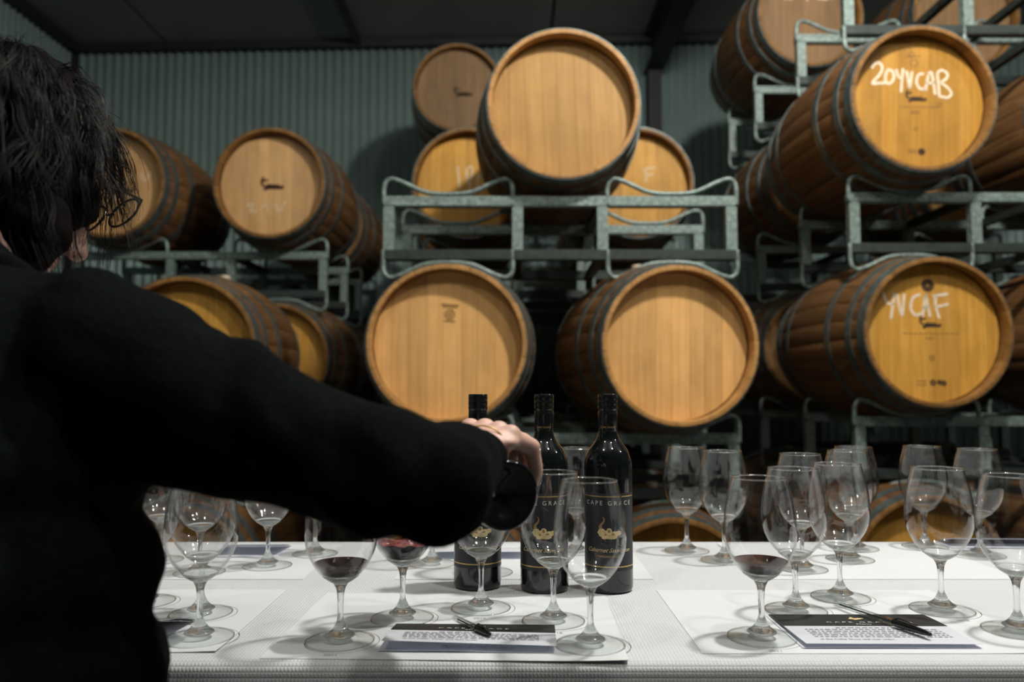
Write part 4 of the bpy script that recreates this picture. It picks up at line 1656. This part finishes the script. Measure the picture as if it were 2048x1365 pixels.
# right hand: palm over the bottle, four fingers round its far side, thumb on the near side
MC = [G(-0.040, 0.012, 0.057), G(-0.018, 0.010, 0.058), G(0.004, 0.005, 0.058), G(0.025, -0.003, 0.056)]
PI = [G(-0.037, 0.041, 0.046), G(-0.013, 0.045, 0.048), G(0.011, 0.043, 0.048), G(0.035, 0.035, 0.048)]
DI = [G(-0.031, 0.051, 0.018), G(-0.007, 0.054, 0.018), G(0.017, 0.053, 0.019), G(0.041, 0.050, 0.020)]
TI = [G(-0.027, 0.046, -0.004), G(-0.003, 0.047, -0.010), G(0.021, 0.047, -0.010), G(0.045, 0.047, -0.002)]
RR = [(0.0112, 0.0095, 0.0082, 0.0072), (0.0118, 0.0102, 0.0088, 0.0078), (0.0122, 0.0105, 0.0090, 0.0080), (0.0122, 0.0105, 0.0090, 0.0080)]
for m0, p1, d1, t1, rr in zip(MC, PI, DI, TI, RR):
    chain(sk, [(WR, 0.021), (m0, rr[0] * 1.0), (p1, rr[1]), (d1, rr[2]), (t1, rr[3])])
for m0, rr in zip(MC, RR):
    sphere(sk, m0 + uax * 0.0025, rr[0] * 1.08)
ell(sk, G(-0.026, 0.000, 0.054), (aax, nax, uax), (0.036, 0.026, 0.011))
chain(sk, [(WR, 0.021), (G(-0.026, -0.036, 0.044), 0.015), (G(0.002, -0.050, 0.018), 0.0115), (G(0.026, -0.047, 0.000), 0.009)])
body = hang('body', remeshed(sk, 0.0030, 3), 'skin')
# nails of the right hand
for t1, d1, rr in zip(TI, DI, RR):
    nmb = MB()
    dr = (t1 - d1).normalized()
    nm_ = (t1 - G0) - aax * (t1 - G0).dot(aax)
    nm_.normalize()
    sd = dr.cross(nm_).normalized()
    ell(nmb, t1 + nm_ * rr[3] * 0.82, (dr, sd, nm_), (0.0055, 0.0045, 0.0012), 10, 6)
    nmb.v = [tuple(Vector(v) - P0) for v in nmb.v]
    nmb.build('fingernail', MAT['nail'], person, smooth=True)
for s in (-1, 1):
    emb = MB()
    sphere(emb, Hd(0.074, s * 0.031, 0.002), 0.0105)
    emb.v = [tuple(Vector(v) - P0) for v in emb.v]
    emb.build('eye', MAT['eye_white'], person, smooth=True)

# --- jumper
jp = MB()


def scr(px, py, Y, rpx):
    return (at(px, py, Y), pr_(rpx, Y))


arm = [scr(-60, 742, 0.70, 190), scr(60, 722, 0.68, 186), scr(170, 722, 0.67, 180), scr(300, 772, 0.660, 175), scr(400, 818, 0.652, 160), scr(500, 858, 0.644, 147),
       scr(600, 895, 0.636, 136), scr(700, 930, 0.627, 130), scr(790, 953, 0.619, 126), scr(868, 968, 0.612, 121)]
chain(jp, arm)
FOR = [(arm[-1][0], arm[-1][1] * 0.96), (arm[-1][0].lerp(WR, 0.35), 0.040), (arm[-1][0].lerp(WR, 0.65), 0.034), (WR.lerp(EL, 0.14), 0.030)]
chain(jp, FOR)
# trunk
chain(jp, [(Vector((-0.545, 0.735, 1.175)), 0.095), (Vector((-0.555, 0.70, 1.10)), 0.13)])
chain(jp, [(Vector((-0.545, 0.735, 1.150)), 0.09), (LSH, 0.085), (LEL, 0.06), (LWR - Vector((-0.0, 0.03, 0)), 0.042)])
for z, x, y, rx, ry in ((1.12, -0.500, 0.68, 0.185, 0.13), (1.04, -0.478, 0.655, 0.182, 0.135), (0.96, -0.462, 0.635, 0.180, 0.14), (0.88, -0.452, 0.622, 0.182, 0.145), (0.80, -0.452, 0.612, 0.186, 0.148), (0.73, -0.455, 0.605, 0.188, 0.15)):
    ell(jp, (x, y, z), ((1, 0, 0), (0, 1, 0), (0, 0, 1)), (rx, ry, 0.10))
jm = remeshed(jp, 0.006, 6)
# folds: gathered ridges round the sleeve and across the back
axd = (EL - SH).normalized()
nrmz = [v.normal.copy() for v in jm.vertices]
newco = []
for v, vn in zip(jm.vertices, nrmz):
    c = v.co
    t = (c - SH).dot(axd)
    w1 = noise.noise(Vector((c.x * 9, c.y * 9, c.z * 9)))
    w2 = noise.noise(Vector((c.x * 22 + 5, c.y * 22, c.z * 22)))
    ph = t * 62 + (c.z - 1.05) * 46 + w1 * 5.0
    amp = 0.0075 if t > -0.02 else 0.0035
    k = max(0.0, 0.35 + w2)
    newco += list(c + vn * (math.sin(ph) * amp * k + w1 * 0.0065))
jm.vertices.foreach_set('co', newco)
jm.update()
jumper = hang('jumper', jm, 'jumper')
# ribbed collar and cuff
cl = MB()
cn = NK + Vector((-0.005, 0.0, 0.010))
cax = Vector((-0.1, 0.45, 0.9)).normalized()
e1 = cax.orthogonal().normalized()
e2 = cax.cross(e1)
cl.tube([cn + (e1 * math.cos(a) + e2 * math.sin(a)) * 0.082 for a in [2 * math.pi * k / 40 for k in range(40)]], 0.014, 8, closed=True)
cm = cl.mesh('collar', None, True)
hang('collar', cm, 'jumper')

# --- trousers and shoes
tr_ = MB()
for s in (-1, 1):
    hp = Vector((-0.46 + s * 0.085, 0.595, 0.72))
    chain(tr_, [(hp, 0.108), (hp + Vector((0, 0.02, -0.30)), 0.075), (hp + Vector((0, -0.01, -0.63)), 0.058)])
hang('trousers', remeshed(tr_, 0.010, 4), 'trousers')
for s in (-1, 1):
    sh = MB()
    hp = Vector((-0.46 + s * 0.085, 0.585, 0.0))
    chain(sh, [(hp + Vector((0, -0.04, 0.045)), 0.042), (hp + Vector((0, 0.06, 0.04)), 0.042), (hp + Vector((s * 0.01, 0.16, 0.034)), 0.034)])
    sh.box((hp.x - 0.042, hp.y - 0.08, 0.0), (hp.x + 0.042, hp.y + 0.19, 0.02))
    hang('shoe', remeshed(sh, 0.006, 4), 'shoe')

# --- bracelet
bc = MB()
wd = (WR - EL).normalized()
b1_, b2_ = wd.orthogonal().normalized(), wd.cross(wd.orthogonal().normalized())
bc.tube([WR + wd * 0.004 + (b1_ * math.cos(a) + b2_ * math.sin(a)) * 0.0275 for a in [2 * math.pi * k / 36 for k in range(36)]], 0.0009, 8, closed=True)
hang('bracelet', bc.mesh('bracelet', None, True), 'gold')

# --- hair: a skull cap under locks of strands
hc = MB()
ell(hc, Hd(-0.022, 0, 0.030), (FW, RT, UP), (0.100, 0.090, 0.104))
ell(hc, Hd(-0.040, 0, -0.030), (FW, RT, UP), (0.082, 0.088, 0.080))
ell(hc, Hd(-0.060, 0.005, -0.095), (FW, RT, UP), (0.062, 0.080, 0.085))
ell(hc, at(18, 455, 0.80), ((1, 0, 0), (0, 1, 0), (0, 0, 1)), (0.060, 0.045, 0.050))
ell(hc, Hd(0.030, 0.050, -0.010), (FW, RT, UP), (0.052, 0.042, 0.050))
hcm = remeshed(hc, 0.006, 3)
newco = []
for c, n_ in [(v.co.copy(), v.normal.copy()) for v in hcm.vertices]:
    newco += list(c + n_ * (noise.noise(c * 38) * 0.007))
hcm.vertices.foreach_set('co', newco)
hcm.update()
cap_o = hang('hair', hcm, 'hair_base')
hs = MB()
rnd = random.Random(11)
gx = Vector((0, 0, -1))
HC = Hd(-0.022, 0, 0.020)
for lock in range(430):
    # root on the scalp, above and behind the hairline
    while True:
        v = Vector((rnd.gauss(0, 1), rnd.gauss(0, 1), rnd.gauss(0, 1))).normalized()
        if v.z > -0.55 and not (v.x > 0.55 and v.z < 0.45):
            break
    if lock >= 330:
        v = Vector((rnd.uniform(-1, 0.1), rnd.uniform(-0.6, 1), rnd.uniform(-0.5, 0.3))).normalized()
    base = HC + FW * (v.x * 0.104) + RT * (v.y * 0.094) + UP * (v.z * 0.108)
    out = (FW * v.x + RT * v.y + UP * v.z).normalized()
    sgn_ = 1 if v.y > -0.1 else -1
    fwd = 0.35 if (v.x > 0.15 and rnd.random() < 0.5) else -0.25
    d = (out * 0.35 + RT * sgn_ * 0.45 * max(0, v.z) + FW * fwd + gx * 0.7 + Vector((rnd.uniform(-1, 1), rnd.uniform(-1, 1), rnd.uniform(-1, 1))) * 0.35).normalized()
    L = rnd.uniform(0.07, 0.15)
    st_n = 14
    p = base.copy()
    gp = []
    ph, am, fr = rnd.uniform(0, 6.3), rnd.uniform(0.003, 0.009), rnd.uniform(38, 70)
    for i in range(st_n):
        gp.append(p.copy())
        d = (d + gx * 0.20 + Vector((rnd.uniform(-1, 1), rnd.uniform(-1, 1), rnd.uniform(-1, 1))) * 0.22).normalized()
        p = p + d * (L / st_n)
        q_ = p - HC
        e_ = Vector((q_.dot(FW) / 0.106, q_.dot(RT) / 0.096, max(q_.dot(UP), 0.0) / 0.110))
        if e_.length < 1.0:
            s_ = 1.0 / max(e_.length, 0.3)
            qf, qr, qu = q_.dot(FW) * s_, q_.dot(RT) * s_, q_.dot(UP)
            if qu > 0:
                qu *= s_
            p = HC + FW * qf + RT * qr + UP * qu
    side = d.cross(out)
    side = side.normalized() if side.length > 1e-4 else RT
    for s_i in range(11):
        off = Vector((rnd.gauss(0, 1), rnd.gauss(0, 1), rnd.gauss(0, 1))) * 0.0042
        fray = rnd.uniform(0.1, 1.2)
        path, rad = [], []
        rr = rnd.uniform(0.00028, 0.00060)
        for i, g_ in enumerate(gp):
            t = i / (st_n - 1)
            path.append(g_ + off * (0.5 + fray * t) + side * (math.sin(ph + t * L * fr) * am * t) + out * (0.004 * math.sin(t * 3.0)))
            rad.append(rr * (1.0 - 0.7 * t))
        hs.tube(path, rad, 4, cap=False)
# loose flyaways
for k in range(130):
    v = Vector((rnd.uniform(-0.4, 0.8), rnd.uniform(0.1, 1.0), rnd.uniform(-0.2, 1.0))).normalized()
    base = HC + FW * (v.x * 0.106) + RT * (v.y * 0.096) + UP * (v.z * 0.110)
    out = (FW * v.x + RT * v.y + UP * v.z).normalized()
    d = (out * 0.6 + FW * 0.35 + Vector((rnd.uniform(-1, 1), rnd.uniform(-1, 1), rnd.uniform(-1, 1))) * 0.7).normalized()
    p = base.copy()
    pts = []
    L = rnd.uniform(0.02, 0.055)
    for i in range(9):
        pts.append(p.copy())
        d = (d + gx * 0.22 + Vector((rnd.uniform(-1, 1), rnd.uniform(-1, 1), rnd.uniform(-1, 1))) * 0.3).normalized()
        p += d * L / 9
    hs.tube(pts, [0.00020 * (1 - 0.5 * i / 8) for i in range(9)], 3, cap=False)
hs.v = [tuple(Vector(v) - P0) for v in hs.v]
hso = hs.build('hair_strands', MAT['hair_dark'], cap_o, smooth=True, fix=False)
hso['kind'] = 'stuff'

# --- spectacles
sp = MB()
for s in (-1, 1):
    c = Hd(0.116, s * 0.034, 0.026)
    sp.tube([c + RT * (0.026 * math.cos(a)) + UP * (0.020 * math.sin(a)) for a in [2 * math.pi * k / 28 for k in range(28)]], 0.0016, 6, closed=True)
    sp.tube([Hd(0.115, s * 0.060, 0.032), Hd(0.108, s * 0.076, 0.032), Hd(0.04, s * 0.084, 0.014), Hd(-0.012, s * 0.084, -0.004), Hd(-0.03, s * 0.082, -0.020)], 0.0018, 6)
sp.tube([Hd(0.118, -0.008, 0.030), Hd(0.121, 0, 0.033), Hd(0.118, 0.008, 0.030)], 0.0014, 6)
hang('spectacles', sp.mesh('spectacles', None, True), 'spectacle_frame')
